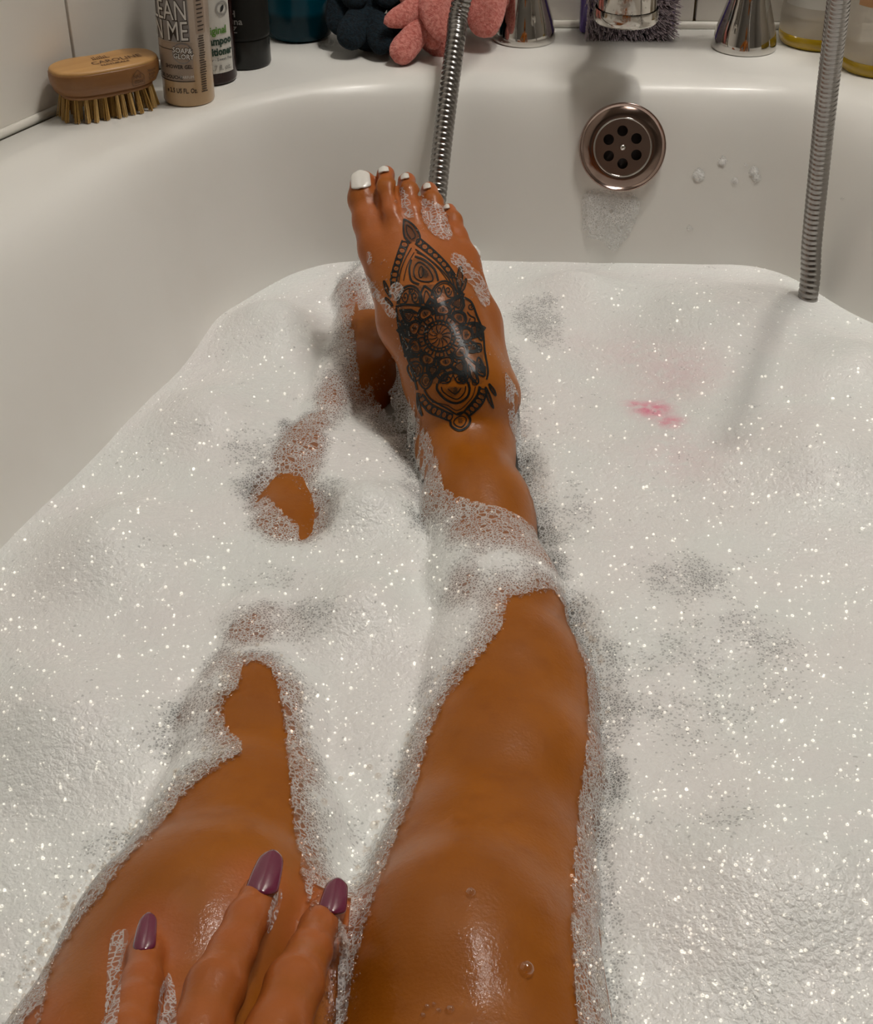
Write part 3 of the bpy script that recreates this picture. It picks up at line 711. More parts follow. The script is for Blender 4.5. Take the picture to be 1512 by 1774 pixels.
for k in range(9):                                   # rounded petals
    a = DG(-83 + 40 * k); h_ = .30
    P = [pol(168, a - h_ * .8), pol(205, a - h_ * 1.02), pol(238, a - h_ * .6), pol(254, a), pol(238, a + h_ * .6), pol(205, a + h_ * 1.02), pol(168, a + h_ * .8)]
    stroke(P, 4.2); c_ = pol(205, a); stroke(shrink(P, c_, .74) , 2.0, True); addfill(shrink(P, c_, .56), 'ink_dark', step=2, smooth=False); stroke([pol(190, a), pol(220, a)], 2, False, False)
    b_ = a + DG(20); P = [pol(172, b_), pol(205, b_ - .085), pol(248, b_), pol(205, b_ + .085)]
    stroke(P, 2.8, True, False); addfill(shrink(P, pol(208, b_), .5), 'ink_shade', step=1.8, smooth=False)
for a, r0, r1, h_ in ((-62, 235, 372, .26), (-10, 235, 352, .27), (57, 232, 372, .25), (101, 228, 345, .24), (-147, 240, 362, .24), (-172, 240, 330, .2), (150, 235, 310, .2), (20, 240, 330, .18), (-105, 238, 300, .2)):
    a = DG(a); P = [pol(r0, a - h_ * .95), pol(r0 + (r1 - r0) * .45, a - h_ * .72), pol(r1, a), pol(r0 + (r1 - r0) * .45, a + h_ * .72), pol(r0, a + h_ * .95)]
    c_ = pol(r0 + (r1 - r0) * .38, a); stroke(P, 4.2, False, False); stroke(shrink(P, c_, .76), 2.2, False, False); stroke(shrink(P, c_, .54), 2.4, True, False); addfill(shrink(P, c_, .5), 'ink_dark', step=2, smooth=False)
for y_ in (860, 940, 1020, 1100, 1180, 1250): stroke([(405 + (y_ - 860) * .28, y_), (440 + (y_ - 860) * .28, y_ + 45), (480 + (y_ - 860) * .25, y_ + 20)], 3.2); stroke([(400 + (y_ - 860) * .28, y_ + 30), (425 + (y_ - 860) * .28, y_ + 70)], 2.4)
stroke([(385, 770), (400, 900), (430, 1050), (480, 1180), (520, 1300), (545, 1400)], 4); stroke([(1000, 830), (1045, 950), (1060, 1100), (1085, 1250), (1075, 1320)], 4)
for k in range(6): stroke([(880 + k * 30, 1110 + k * 22), (960 + k * 18, 1170 + k * 20), (1070, 1225 + k * 12)], 2)
# leaves and scrolls filling the sides and the gap above the shield
for P in ([(470, 1230), (530, 1180), (590, 1220), (575, 1300), (520, 1330)], [(560, 1330), (600, 1270), (660, 1300), (640, 1370), (600, 1390)], [(1010, 1150), (1050, 1210), (1060, 1290), (1000, 1260)], [(940, 1200), (1000, 1280), (1010, 1350), (950, 1300)], [(440, 1010), (480, 1060), (500, 1140), (450, 1120)], [(430, 860), (460, 900), (470, 980), (430, 960)], [(1000, 880), (1030, 950), (1040, 1020), (1005, 980)], [(690, 1280), (740, 1240), (780, 1290), (740, 1330)], [(860, 1290), (900, 1250), (940, 1290), (900, 1340)]):
    c_ = (sum(p[0] for p in P) / len(P), sum(p[1] for p in P) / len(P)); stroke(P, 3.4, True); stroke(shrink(P, c_, .62), 2.0, True); addfill(shrink(P, c_, .5), 'ink_dark', step=2)
for cx_, cy_ in ((560, 1440), (985, 1340), (955, 760), (1015, 1075), (500, 640), (880, 660)):
    stroke([(cx_ + (26 - 2 * k) * math.cos(k * .8), cy_ + (26 - 2 * k) * math.sin(k * .8)) for k in range(11)], 2.2)
# lower shield and border
dome(820, 1350, 110, 90)
stroke([(700, 1350), (700, 1400), (760, 1470), (845, 1500), (920, 1460), (945, 1400), (935, 1340)], 5); stroke([(730, 1375), (750, 1420), (845, 1470), (905, 1420), (915, 1370)], 2.6)
addfill([(735, 1385), (760, 1425), (845, 1462), (900, 1420), (905, 1375), (820, 1365)], 'ink_shade', step=2); addfill(oval(835, 1405, 22, 38), 'ink_dark', step=1.8); stroke([(780, 1390), (835, 1430), (880, 1385)], 2.2)
stroke([(600, 1400), (650, 1470), (770, 1540), (865, 1590), (930, 1530), (1000, 1440), (1020, 1370)], 3.6); stroke([(655, 1490), (770, 1515), (860, 1555), (960, 1460), (990, 1375)], 1.8)
rope([(585, 1430), (640, 1500), (720, 1545), (820, 1590)], [(570, 1490), (630, 1565), (715, 1605), (800, 1640)], 7, 4); rope([(1030, 1375), (1000, 1450), (960, 1510), (905, 1560)], [(1075, 1420), (1050, 1490), (1000, 1550), (940, 1600)], 6, 4)
stroke([(800, 1640), (810, 1680), (870, 1712), (930, 1680), (950, 1620), (905, 1570), (850, 1585)], 5); stroke([(825, 1640), (840, 1670), (880, 1685), (910, 1660), (920, 1620), (890, 1600), (850, 1610)], 2.4, True); addfill(oval(875, 1635, 25, 28), 'ink_dark', step=1.8)
tat = mesh_obj('tattoo_linework', inkV, inkF, M['ink'], person)
tag(tat, 'black mandala tattoo over the instep of the upper foot')
for k_, nm_ in (('ink_shade', 'tattoo_shading'), ('ink_dark', 'tattoo_dark_shading')):
    mesh_obj(nm_, allfill[k_][0], allfill[k_][1], M[k_], tat)['kind'] = 'stuff'

# ------------------------------------------------------------------ water and foam
def inside_poly(X, Y, P):
    c_ = np.zeros(X.shape, bool); n = len(P)
    for i in range(n):
        xa, ya = P[i]; xb, yb = P[i - 1]
        if ya == yb: continue
        c_ ^= ((ya > Y) != (yb > Y)) & (X < (xb - xa) * (Y - ya) / (yb - ya) + xa)
    return c_
def seg_dist(X, Y, P, closed=True):
    d = np.full(X.shape, 9.0); n = len(P)
    for i in range(n if closed else n - 1):
        ax_, ay_ = P[i]; bx_, by_ = P[(i + 1) % n]; ex, ey = bx_ - ax_, by_ - ay_; L2 = ex * ex + ey * ey + 1e-12
        tt = np.clip(((X - ax_) * ex + (Y - ay_) * ey) / L2, 0, 1); d = np.minimum(d, np.hypot(X - ax_ - ex * tt, Y - ay_ - ey * tt))
    return d
wv = [(cen[0] + (p[0] - cen[0]) * 1.0, cen[1] + (p[1] - cen[1]) * 1.0, -.004) for p in wat]
water = mesh_obj('bath_water', wv, [tuple(range(len(wv)))], M['water']); tag(water, 'murky bath water seen through gaps in the foam around the legs', 'water', kind='stuff')

GX = axis_steps([(-.46, -.31, .01), (-.31, .36, .0028), (.36, .55, .01)]); GY = axis_steps([(-.58, .26, .014), (.26, 1.04, .0028)])
X, Y = np.meshgrid(GX, GY, indexing='ij')
# mounds of foam
def vnoise(X, Y, sc, seed):
    r_ = np.random.default_rng(seed); G = r_.random((64, 64)); x, y = X * sc + 20.3, Y * sc + 17.7; i, j = np.floor(x).astype(int), np.floor(y).astype(int); fx, fy = x - i, y - j
    fx, fy = fx * fx * (3 - 2 * fx), fy * fy * (3 - 2 * fy); g = lambda a, b: G[a % 64, b % 64]
    return (g(i, j) * (1 - fx) + g(i + 1, j) * fx) * (1 - fy) + (g(i, j + 1) * (1 - fx) + g(i + 1, j + 1) * fx) * fy
H0 = .004 + .007 * vnoise(X, Y, 14, 1) + .003 * vnoise(X, Y, 40, 2)
for px_, py_, r_, hh in ((440, 560, .06, .020), (330, 720, .06, .014), (180, 950, .07, .016), (640, 880, .04, .012), (620, 1060, .05, .012), (1230, 560, .08, .012), (1000, 500, .05, .010), (1420, 800, .08, .014), (1480, 640, .06, .012), (1350, 1500, .08, .012), (120, 1250, .07, .014), (740, 740, .02, .006)):
    c_ = PL(px_, py_, .01); H0 += 1.35 * hh * np.exp(-((X - c_.x) ** 2 + (Y - c_.y) ** 2) / (r_ * .6) ** 2)
top = np.full(X.shape, -1.0); fineY = GY > .24
dn = Vector((0, 0, -1))
for a in range(len(GX)):
    if not -.18 < GX[a] < .12: continue
    for b in range(len(GY)):
        if GY[b] < .25: continue
        r_ = BV_body.ray_cast(Vector((GX[a], GY[b], .115)), dn)
        if r_[0] is not None: top[a, b] = r_[0].z
# holes and bare skin, outlines measured on the photograph and set down on the surface they lie on
def lay(P):
    out = []
    for px_, py_ in P:
        w_ = PL(px_, py_, .010); p, _ = hit(px_, py_)
        if p is not None and p.z > .010 and (p - CAM).length < (w_ - CAM).length: w_ = p
        out.append((w_.x, w_.y))
    return out
holes_px = {
 'shin': [(700, 560), (722, 700), (745, 755), (758, 800), (768, 845), (790, 862), (830, 874), (880, 888), (910, 905), (932, 924), (934, 905), (915, 850), (897, 790), (882, 735), (876, 690), (868, 620), (800, 600)],
 'knee': [(880, 1040), (925, 1030), (955, 1022), (975, 1050), (995, 1110), (1015, 1170), (1020, 1230), (1015, 1300), (1003, 1390), (993, 1500), (990, 1600), (995, 1700), (1002, 1860), (590, 1860), (608, 1700), (630, 1620), (650, 1550), (680, 1470), (715, 1380), (735, 1310), (750, 1260), (775, 1210), (800, 1180), (840, 1130), (870, 1090)],
 'spot': [(458, 838), (480, 826), (505, 830), (530, 850), (541, 880), (535, 905), (522, 912), (490, 890), (465, 862)],
 'left_knee': [(420, 1160), (437, 1148), (455, 1150), (470, 1165), (480, 1190), (492, 1240), (497, 1300), (503, 1370), (512, 1450), (524, 1520), (533, 1560), (545, 1600), (560, 1640), (575, 1680), (560, 1780), (550, 1860), (48, 1860), (76, 1740), (92, 1668), (134, 1603), (180, 1550), (230, 1480), (270, 1440), (310, 1390), (345, 1355), (365, 1340), (400, 1320), (420, 1305), (418, 1285), (400, 1270), (385, 1240), (390, 1215), (415, 1190)],
 'ankle': [(614, 560), (612, 500), (640, 500), (665, 515), (690, 560), (700, 590), (690, 610), (665, 635), (645, 655), (625, 682), (620, 640)]}
signed = np.full(X.shape, 1.0); holesW = {}
for k_, P in holes_px.items():
    W = lay(P); holesW[k_] = W
    d = seg_dist(X, Y, W); d[inside_poly(X, Y, W)] *= -1; signed = np.minimum(signed, d)
# density: thin at hole edges, and in measured thin patches
edge_in = vnoise(X, Y, 60, 5) * .010 + vnoise(X, Y, 25, 9) * .012
handz = (top > .0665) & (Y < .42)
for k_, nd in hand_nodes.items():
    W = [(p_[0], p_[1]) for p_, r_ in nd]; handz |= seg_dist(X, Y, W, False) < (.0082 if k_ != 'index' else .0060)
signed = np.where(handz, np.minimum(signed, -.002), signed)
dens = np.clip((signed - .001) / (.012 + edge_in), 0, 1) ** .8
def thin_at(px_, py_, rx, ry, lvl, z=.008, ang=0):
    global dens
    c_ = PL(px_, py_, z); k_ = (PL(px_ + 10, py_, z) - c_).length / 10; ky = (PL(px_, py_ - 10, z) - c_).length / 10
    dx, dy = (X - c_.x) / (rx * k_), (Y - c_.y) / (ry * ky); ca, sa = math.cos(ang), math.sin(ang); dx, dy = dx * ca + dy * sa, -dx * sa + dy * ca
    f = np.clip(1.5 - np.hypot(dx, dy) * 1.1, 0, 1); f = f * f * (3 - 2 * f); dens = np.minimum(dens, 1 - f * (1 - lvl))
for a in ((930, 560, 50, 50, .60), (890, 680, 30, 90, .66), (920, 800, 25, 90, .7), (1190, 1010, 100, 50, .64), (1300, 1130, 130, 90, .74), (1060, 1200, 45, 110, .58), (1045, 1330, 45, 110, .50), (1180, 1200, 150, 120, .76), (1045, 1560, 35, 200, .62), (1040, 1750, 40, 80, .66),
          (990, 880, 60, 60, .78), (1230, 1440, 90, 50, .82), (1310, 1730, 50, 60, .82), (520, 790, 52, 62, .12), (495, 905, 62, 44, .22), (575, 700, 34, 44, .30), (545, 740, 40, 26, .32), (430, 790, 50, 36, .66), (385, 1180, 40, 60, .45), (340, 1260, 60, 50, .5), (500, 742, 20, 14, .5), (480, 1095, 110, 40, .56), (435, 1115, 50, 40, .30), (470, 1010, 70, 30, .8),
          (640, 690, 50, 30, .86), (700, 710, 30, 40, .9), (850, 960, 85, 65, .16), (780, 900, 40, 50, .40), (930, 980, 60, 50, .24), (800, 1060, 40, 40, .5), (320, 1300, 70, 40, .6), (190, 1480, 60, 40, .66), (120, 1530, 50, 40, .85),
          (600, 1480, 60, 60, .82), (570, 1700, 60, 90, .45), (740, 1230, 40, 50, .66), (850, 1110, 40, 40, .55), (630, 470, 30, 35, .35), (600, 500, 24, 40, .35), (950, 1100, 24, 60, .8)):
    thin_at(*a)
Wl = [(p[0], p[1]) for p in wat]; inw = inside_poly(X, Y, Wl); dw = seg_dist(X, Y, Wl)
near = np.clip(np.where(inw, dw, 0) / .05, 0, 1); H0 = .003 + (H0 - .003) * (.25 + .75 * near)
Hh = H0.copy(); mask = top > H0 - .004
zone_shin = (Y < .745)
Hh = np.where(mask & zone_shin, np.maximum(H0 * .0 + np.maximum(top + .0014, H0 * .35), 0), H0)
# foam sinks towards the skin at every hole edge and climbs over the skin elsewhere
fall = np.clip(signed / .02, 0, 1); fall = fall * fall * (3 - 2 * fall)
Hh = np.where(zone_shin & mask, np.maximum(Hh, H0 * fall), H0 * (.35 + .65 * fall))
Hh = np.where((~zone_shin) & (top > -1) & (top < .03) & (top > H0 - .004), np.maximum(top + .0014, Hh), Hh)
# foam ends in the tub wall
Wl = [(p[0], p[1]) for p in wat]; inw = inside_poly(X, Y, Wl); dw = seg_dist(X, Y, Wl); keepw = inw | (dw < .022)
cover = signed * 1000
cover = np.where((X < -.17), np.maximum(cover, 0) + .0, cover)
nx_, ny_ = X.shape; ids = np.arange(nx_ * ny_).reshape(nx_, ny_); q4 = np.stack([ids[:-1, :-1], ids[1:, :-1], ids[1:, 1:], ids[:-1, 1:]], -1).reshape(-1, 4)
kv = (keepw & (signed > -.0018)).ravel(); q4 = q4[kv[q4].all(1)]
FV = np.stack([X, Y, Hh], -1).reshape(-1, 3); used = np.zeros(len(FV), bool); used[q4.ravel()] = True; remap = np.cumsum(used) - 1
pk = np.zeros(X.shape)
for px_, py_, r_, s_ in ((1130, 700, .014, 1.0), (1160, 725, .010, .8), (1100, 690, .008, .7), (1170, 640, .04, .16), (1180, 790, .04, .12), (1100, 610, .03, .12), (1010, 590, .02, .05)):
    c_ = PL(px_, py_, .012); pk = np.maximum(pk, s_ * np.exp(-((X - c_.x) ** 2 + (Y - c_.y) ** 2) / (r_ * .75) ** 2))
foam = np_obj('bath_foam', FV[used], remap[q4], M['foam'])
tag(foam, 'thick white soap foam covering the bath water around the legs', 'foam', kind='stuff')
set_attr(foam, 'thickness', dens.ravel()[used]); set_attr(foam, 'cover', cover.ravel()[used]); set_attr(foam, 'pink', pk.ravel()[used])
BV_foam = BVHTree.FromPolygons(FV[used].tolist(), remap[q4].tolist())

# films of foam lying on skin and on the tub wall
def film(P, bv, level, step=3.0, off=.0009, soft=9, name='foam_film', lump=0.0):
    P = catmull_closed(np.array(P, float), 5); x0, y0 = P.min(0) - 4; x1, y1 = P.max(0) + 4
    xs, ys = np.arange(x0, x1, step), np.arange(y0, y1, step); XX, YY = np.meshgrid(xs, ys, indexing='ij')
    d = seg_dist(XX, YY, P); d[~inside_poly(XX, YY, P)] *= -1
    V, F, de, cv, idx = [], [], [], [], {}
    for a in range(len(xs)):
        for b in range(len(ys)):
            if d[a, b] < -4: continue
            p, n_ = hit(xs[a], ys[b], bv)
            if p is None: continue
            if n_.dot(CAM - p) < 0: n_ = -n_
            idx[a, b] = len(V); V.append(p + n_ * (off + lump * min(1, max(0, d[a, b] / 12)))); de.append(level * min(1, max(0, d[a, b]) / soft) if level > 0 else level); cv.append(d[a, b] * .35)
    for (a, b), i in idx.items():
        q_ = [idx.get(z_) for z_ in ((a + 1, b), (a + 1, b + 1), (a, b + 1))]
        if None not in q_:
            f = (i, *q_)
            if max((V[f[k]] - V[f[k - 1]]).length for k in range(4)) < .007: F.append(f)
    if not F: return
    o = mesh_obj(name, V, F, M['foam'], foam); set_attr(o, 'thickness', de); set_attr(o, 'cover', cv); set_attr(o, 'pink', [0] * len(V)); o['kind'] = 'stuff'
    return o
film([(729, 345), (752, 352), (772, 365), (778, 395), (782, 412), (768, 418), (745, 402), (730, 380)], BV_body, -.12)
film([(694, 325), (706, 335), (714, 362), (716, 378), (702, 376), (695, 355)], BV_body, -.2)
film([(782, 440), (800, 445), (815, 462), (832, 478), (845, 505), (846, 530), (832, 528), (818, 500), (795, 470), (780, 455)], BV_body, -.1)
film([(606, 470), (622, 440), (626, 460), (648, 490), (668, 520), (690, 545), (676, 550), (650, 515), (620, 505), (600, 520), (590, 480)], BV_body, -.05)
film([(676, 500), (690, 490), (700, 500), (692, 520), (678, 520)], BV_body, -.1, step=2)
film([(637, 440), (643, 438), (646, 448), (641, 460), (637, 452)], BV_body, -.2, step=1.5)
film([(1012, 335), (1040, 328), (1075, 333), (1100, 338), (1108, 360), (1095, 395), (1080, 418), (1062, 435), (1040, 415), (1015, 408), (1008, 370)], BV_tub, 1.25, off=.0012, soft=30, lump=.003)
for cx_, cy_, r_ in ((1210, 302, 11), (1251, 279, 8), (1273, 313, 6), (1306, 297, 9), (1310, 306, 8), (1292, 285, 3), (1460, 345, 3), (1195, 395, 5)):
    film([(cx_ + r_ * math.cos(k) * (1 + .2 * math.sin(3 * k)), cy_ + r_ * 1.1 * math.sin(k)) for k in np.linspace(0, 2 * PI, 9)[:-1]], BV_tub, .9, step=2, off=.0008, soft=5, lump=.001)
for P in ([(196, 1625), (212, 1612), (226, 1622), (215, 1680), (205, 1774), (190, 1820), (176, 1810), (184, 1740), (188, 1670)], [(276, 1710), (292, 1690), (306, 1740), (306, 1800), (270, 1820), (268, 1760)], [(468, 1560), (482, 1540), (486, 1560), (474, 1600), (462, 1620), (458, 1600)]):
    film(P, BV_body, 0.0, step=3)
film([(548, 1660), (590, 1600), (605, 1640), (600, 1774), (560, 1830), (545, 1774)], BV_foam, .4)

# bubbles, each a real little sphere, joined because nobody could count them
def ico(sub_):
    bm = bmesh.new(); bmesh.ops.create_icosphere(bm, subdivisions=sub_, radius=1); bm.verts.ensure_lookup_table()
    v = np.array([tuple(x.co) for x in bm.verts]); f = np.array([[x.index for x in y.verts] for y in bm.faces]); bm.free(); return v, f
ICO = {1: ico(1), 2: ico(2), 3: ico(3)}
bubs = []
def add_bub(px_, py_, rpx, only=None, sink=.25):
    best = None
    for bv in ((BV_body, BV_foam, BV_tub) if only is None else only):
        p, n_ = hit(px_, py_, bv)
        if p is None: continue
        if best is None or (p - CAM).length < (best[0] - CAM).length: best = (p, n_)
    if best is None: return
    p, n_ = best
    if n_.dot(CAM - p) < 0: n_ = -n_
    if p.y < .42 and p.z > .062 and sink == .25: return
    r_ = rpx * (p - CAM).dot(Vector((0, CP, -SP))) / FPX
    if p.y > 1.0 and p.z > .03: r_ *= .8
    bubs.append((p + n_ * r_ * (sink), r_))
R_ = random.Random(3)
for k_, P in holes_px.items():
    P = np.array(P, float); n = len(P); area_sign = 1
    Pc = P.mean(0)
    for i in range(n):
        a, b = P[i], P[(i + 1) % n]; L = np.linalg.norm(b - a)
        if a[1] > 1770 and b[1] > 1770: continue
        e = (b - a) / max(L, 1e-6); nrm_ = np.array([e[1], -e[0]])
        mid = (a + b) / 2
        if inside_poly(np.array([mid[0] + nrm_[0] * 3]), np.array([mid[1] + nrm_[1] * 3]), P)[0]: nrm_ = -nrm_
        fg = max(.55, min(1.25, mid[1] / 1300))
        for _ in range(int(L * (1.0 if k_ != 'shin' else .5))):
            u_ = R_.random(); off = R_.random() ** 1.7 * 42 * fg - 1; q_ = a + (b - a) * u_ + nrm_ * off
            rr = (1.2 + R_.random() ** 3 * 4.2) * fg * (1.25 if R_.random() < .06 else 1)
            if q_[1] < 1774: add_bub(q_[0], q_[1], min(rr, 2.2) if k_ in ('shin', 'ankle', 'spot') else rr)
big = [(404, 1183, 3), (362, 1187, 3), (378, 1205, 9), (376, 1250, 7), (349, 1338, 8), (333, 1356, 10), (326, 1348, 6), (355, 1299, 6), (375, 1300, 6), (385, 1305, 5), (295, 1399, 9), (262, 1455, 5), (240, 1470, 8), (505, 1190, 6), (518, 1210, 7), (520, 1265, 6), (532, 1293, 7), (518, 1322, 6), (520, 1370, 6), (758, 1225, 9), (782, 1185, 7), (745, 1245, 5), (715, 1280, 6), (718, 1312, 6), (700, 1340, 5), (698, 1400, 8), (648, 1430, 8), (560, 1390, 7), (640, 1330, 6), (655, 1345, 6), (590, 1350, 5), (910, 1680, 15), (815, 1548, 10), (780, 1750, 9), (740, 1745, 6), (752, 1740, 5), (760, 1752, 6), (733, 1760, 6), (475, 895, 7), (685, 350, 4), (698, 343, 5), (702, 356, 4), (732, 343, 5), (737, 355, 4), (748, 352, 3), (736, 370, 4), (750, 382, 3), (768, 352, 3), (758, 394, 4), (773, 398, 4), (820, 600, 4), (1018, 1450, 7), (1026, 1462, 6), (1030, 1480, 5)]
for b_ in big: add_bub(*b_, sink=.1)
for _ in range(150):   # finger knuckle beads, web film beads
    x_, y_ = R_.choice([(720 + R_.random() * 60, 345 + R_.random() * 65), (600 + R_.random() * 80, 450 + R_.random() * 80), (785 + R_.random() * 55, 450 + R_.random() * 70)]); add_bub(x_, y_, 1 + R_.random() * 1.8, (BV_body,))
n_big = len(bubs)
for _ in range(7600):  # the glitter of small bubbles over all the foam
    x_, y_ = R_.random() * 1512, 440 + R_.random() ** .85 * 1334; p, n_ = hit(x_, y_, BV_foam)
    if p is None or (p.y < .42 and p.z > .05): continue
    b_, _n = hit(x_, y_)
    if b_ is not None and (b_ - CAM).length < (p - CAM).length: continue
    s_ = .6 + .7 * (y_ / 1774)
    add_bub(x_, y_, (.8 + R_.random() ** 5 * 2.2) * s_, (BV_foam,), .5)
def bub_mesh(name, bubs, m):
  VV, FFa, off = [], [], 0
  for p, r_ in bubs:
    lev = 1 if r_ < .0011 else (2 if r_ < .0022 else 3); v, f = ICO[lev]; VV.append(v * r_ + np.array(p)); FFa.append(f + off); off += len(v)
  np_obj(name, np.concatenate(VV), np.concatenate(FFa), m, foam, k=3)['kind'] = 'stuff'
bub_mesh('soap_bubbles', bubs[:n_big], M['bubble']); bub_mesh('glinting_bubbles', bubs[n_big:], M['glint'])
print('bubbles', len(bubs), 'body verts', len(BVv), 'foam', used.sum())

# ------------------------------------------------------------------ text wrapped on round bottles
def text_mesh(s_, size, bold=0.0, xs=1.0):
    c = bpy.data.curves.new('t', 'FONT'); c.body = s_; c.size = size; c.offset = bold; c.resolution_u = 2
    o = bpy.data.objects.new('t', c); COL.objects.link(o); dg = bpy.context.evaluated_depsgraph_get(); me = bpy.data.meshes.new_from_object(o.evaluated_get(dg))
    bm = bmesh.new(); bm.from_mesh(me)
    if size > .006 and len(bm.verts):
        x0_, x1_ = min(v.co.x for v in bm.verts), max(v.co.x for v in bm.verts); x_ = x0_ + .001
        while x_ < x1_: bmesh.ops.bisect_plane(bm, geom=bm.verts[:] + bm.edges[:] + bm.faces[:], plane_co=(x_, 0, 0), plane_no=(1, 0, 0)); x_ += .0014
        bm.verts.ensure_lookup_table(); bm.verts.index_update()
    V = np.array([tuple(v.co) for v in bm.verts]); F = [tuple(v.index for v in p.verts) for p in bm.faces]; bm.free()
    bpy.data.objects.remove(o); bpy.data.curves.remove(c); bpy.data.meshes.remove(me)
    if len(V): V[:, 0] *= xs
    return V, F
def wrap(name, s_, size, R, ang, z, m, parent, align='c', bold=0, xs=1.0, lift=.0003, rot=0):
    """R radius; ang degrees where 0 faces -y, + to the right"""
    V, F = text_mesh(s_, size, bold, xs)
    if not len(V): return
    x0, x1 = V[:, 0].min(), V[:, 0].max(); V[:, 0] -= {'c': (x0 + x1) / 2, 'l': x0, 'r': x1}[align]
    if rot: c_, s2 = math.cos(rot), math.sin(rot); V = np.stack([V[:, 0] * c_ - V[:, 1] * s2, V[:, 0] * s2 + V[:, 1] * c_, V[:, 2]], 1)
    a = math.radians(ang) + V[:, 0] / R; out = [((R + lift) * math.sin(t_), -(R + lift) * math.cos(t_), z + y) for t_, y in zip(a, V[:, 1])]
    return mesh_obj(name, out, F, m, parent, smooth=False, local=True)
def patch(name, R, a0, a1, z0, z1, m, parent, lift=.00015, n=24, skew=0):
    V = []; 
    for k in range(n + 1):
        a = math.radians(a0 + (a1 - a0) * k / n)
        for z, sk in ((z0, 0), (z1, skew)): V.append(((R + lift) * math.sin(a), -(R + lift) * math.cos(a), z + (sk * k / n)))
    return mesh_obj(name, V, [(2 * k, 2 * k + 2, 2 * k + 3, 2 * k + 1) for k in range(n)], m, parent, local=True)
def lth(name, prof, m, parent, n=64, ex=1, ey=1): V, F = lathe(prof, n, ex, ey); return mesh_obj(name, V, F, m, parent, local=True)

# shower gel bottle
g = thing('shower_gel_bottle', (-.1745, 1.003, ZD), 'small tan shower gel bottle with big white CLEAN ON ME lettering, beside the wooden brush', 'bottle'); g.rotation_euler = (0, math.radians(1.0), 0)
Rg = .0178
lth('body', [(.0155, 0), (.0172, .0006), (Rg, .002), (Rg, .08), (.0168, .092), (.013, .098), (.0122, .100)], M['gel'], g)
lth('cap', [(.013, .100), (.0132, .1005), (.0132, .118), (.012, .1195), (.001, .12)], M['label_w'], g)
patch('label_panel', Rg, -130, 21, .0455, .0800, M['gel_panel'], g); patch('lower_panel', Rg, -120, 24, .0185, .0455, M['gel_panel2'], g, skew=-.001)
for za, zb in ((.0180, .0187), (.0398, .0403)): patch('rule', Rg, -120, 25, za, zb, M['ink_d'], g, lift=.0003)
for s_, z, ang in (('CLEAN', .0600, 16), ('ON ME', .0464, 17)):
    wrap('lettering', s_, .0185, Rg, ang + 2, z, M['ink_d'], g, 'r', bold=.0006, xs=.62, lift=.0003); wrap('lettering', s_, .0185, Rg, ang, z + .0002, M['ink_w'], g, 'r', bold=0, xs=.62, lift=.0006)
# round badge
def disc(name, R, ang, z, r, m, parent, lift):
    n = 28; V = [((R + lift) * math.sin(math.radians(ang) + r * math.cos(t_) / R), -(R + lift) * math.cos(math.radians(ang) + r * math.cos(t_) / R), z + r * math.sin(t_)) for t_ in [2 * PI * k / n for k in range(n)]]
    V.append(((R + lift) * math.sin(math.radians(ang)), -(R + lift) * math.cos(math.radians(ang)), z))
    return mesh_obj(name, V, [(k, (k + 1) % n, n) for k in range(n)], m, parent, local=True)
disc('badge', Rg, 2, .0378, .0070, M['gel_panel'], g, .0005); disc('badge', Rg, 2, .0378, .0063, M['gel_panel2'], g, .0007)
wrap('lettering', 'SOAP&', .0048, Rg, 2, .0383, M['ink_d'], g, bold=.00035, xs=.85, lift=.0009, rot=-.08); wrap('lettering', 'SOAP&', .0048, Rg, 2, .0383, M['ink_w'], g, bold=.0001, xs=.85, lift=.0011, rot=-.08)
wrap('lettering', 'GLORY', .0048, Rg, 4, .0342, M['ink_d'], g, bold=.00035, xs=.85, lift=.0009, rot=-.08); wrap('lettering', 'GLORY', .0048, Rg, 4, .0342, M['ink_w'], g, bold=.0001, xs=.85, lift=.0011, rot=-.08)
wrap('lettering', 'SHOWER GEL', .0036, Rg, -10, .0272, M['ink_d'], g, bold=.0001, xs=.9); wrap('lettering', 'GEL DOUCHE', .0034, Rg, -32, .0200, M['ink_d'], g, bold=.0001, xs=.9); wrap('lettering', 'PARFUM', .0028, Rg, 8, .0205, M['ink_w'], g, xs=.9)
wrap('lettering', 'e 2.5 US FL. Oz.', .0047, Rg, -7, .0102, M['ink_d'], g, bold=.00008, xs=.72)
patch('side_panel', Rg, 36, 62, .05, .08, M['gel_panel2'], g)
for k in range(24):
    z = .0100 + k * .00165
    patch('small_print', Rg, 38 + R_.random() * 3, 57 - R_.random() * 6, z, z + .0007, M['ink_d'], g, lift=.0004, n=6)
for k in range(9): z = .052 + k * .0028; patch('small_print', Rg, 40, 58 - R_.random() * 6, z, z + .0008, M['ink_d'], g, lift=.0004, n=6)

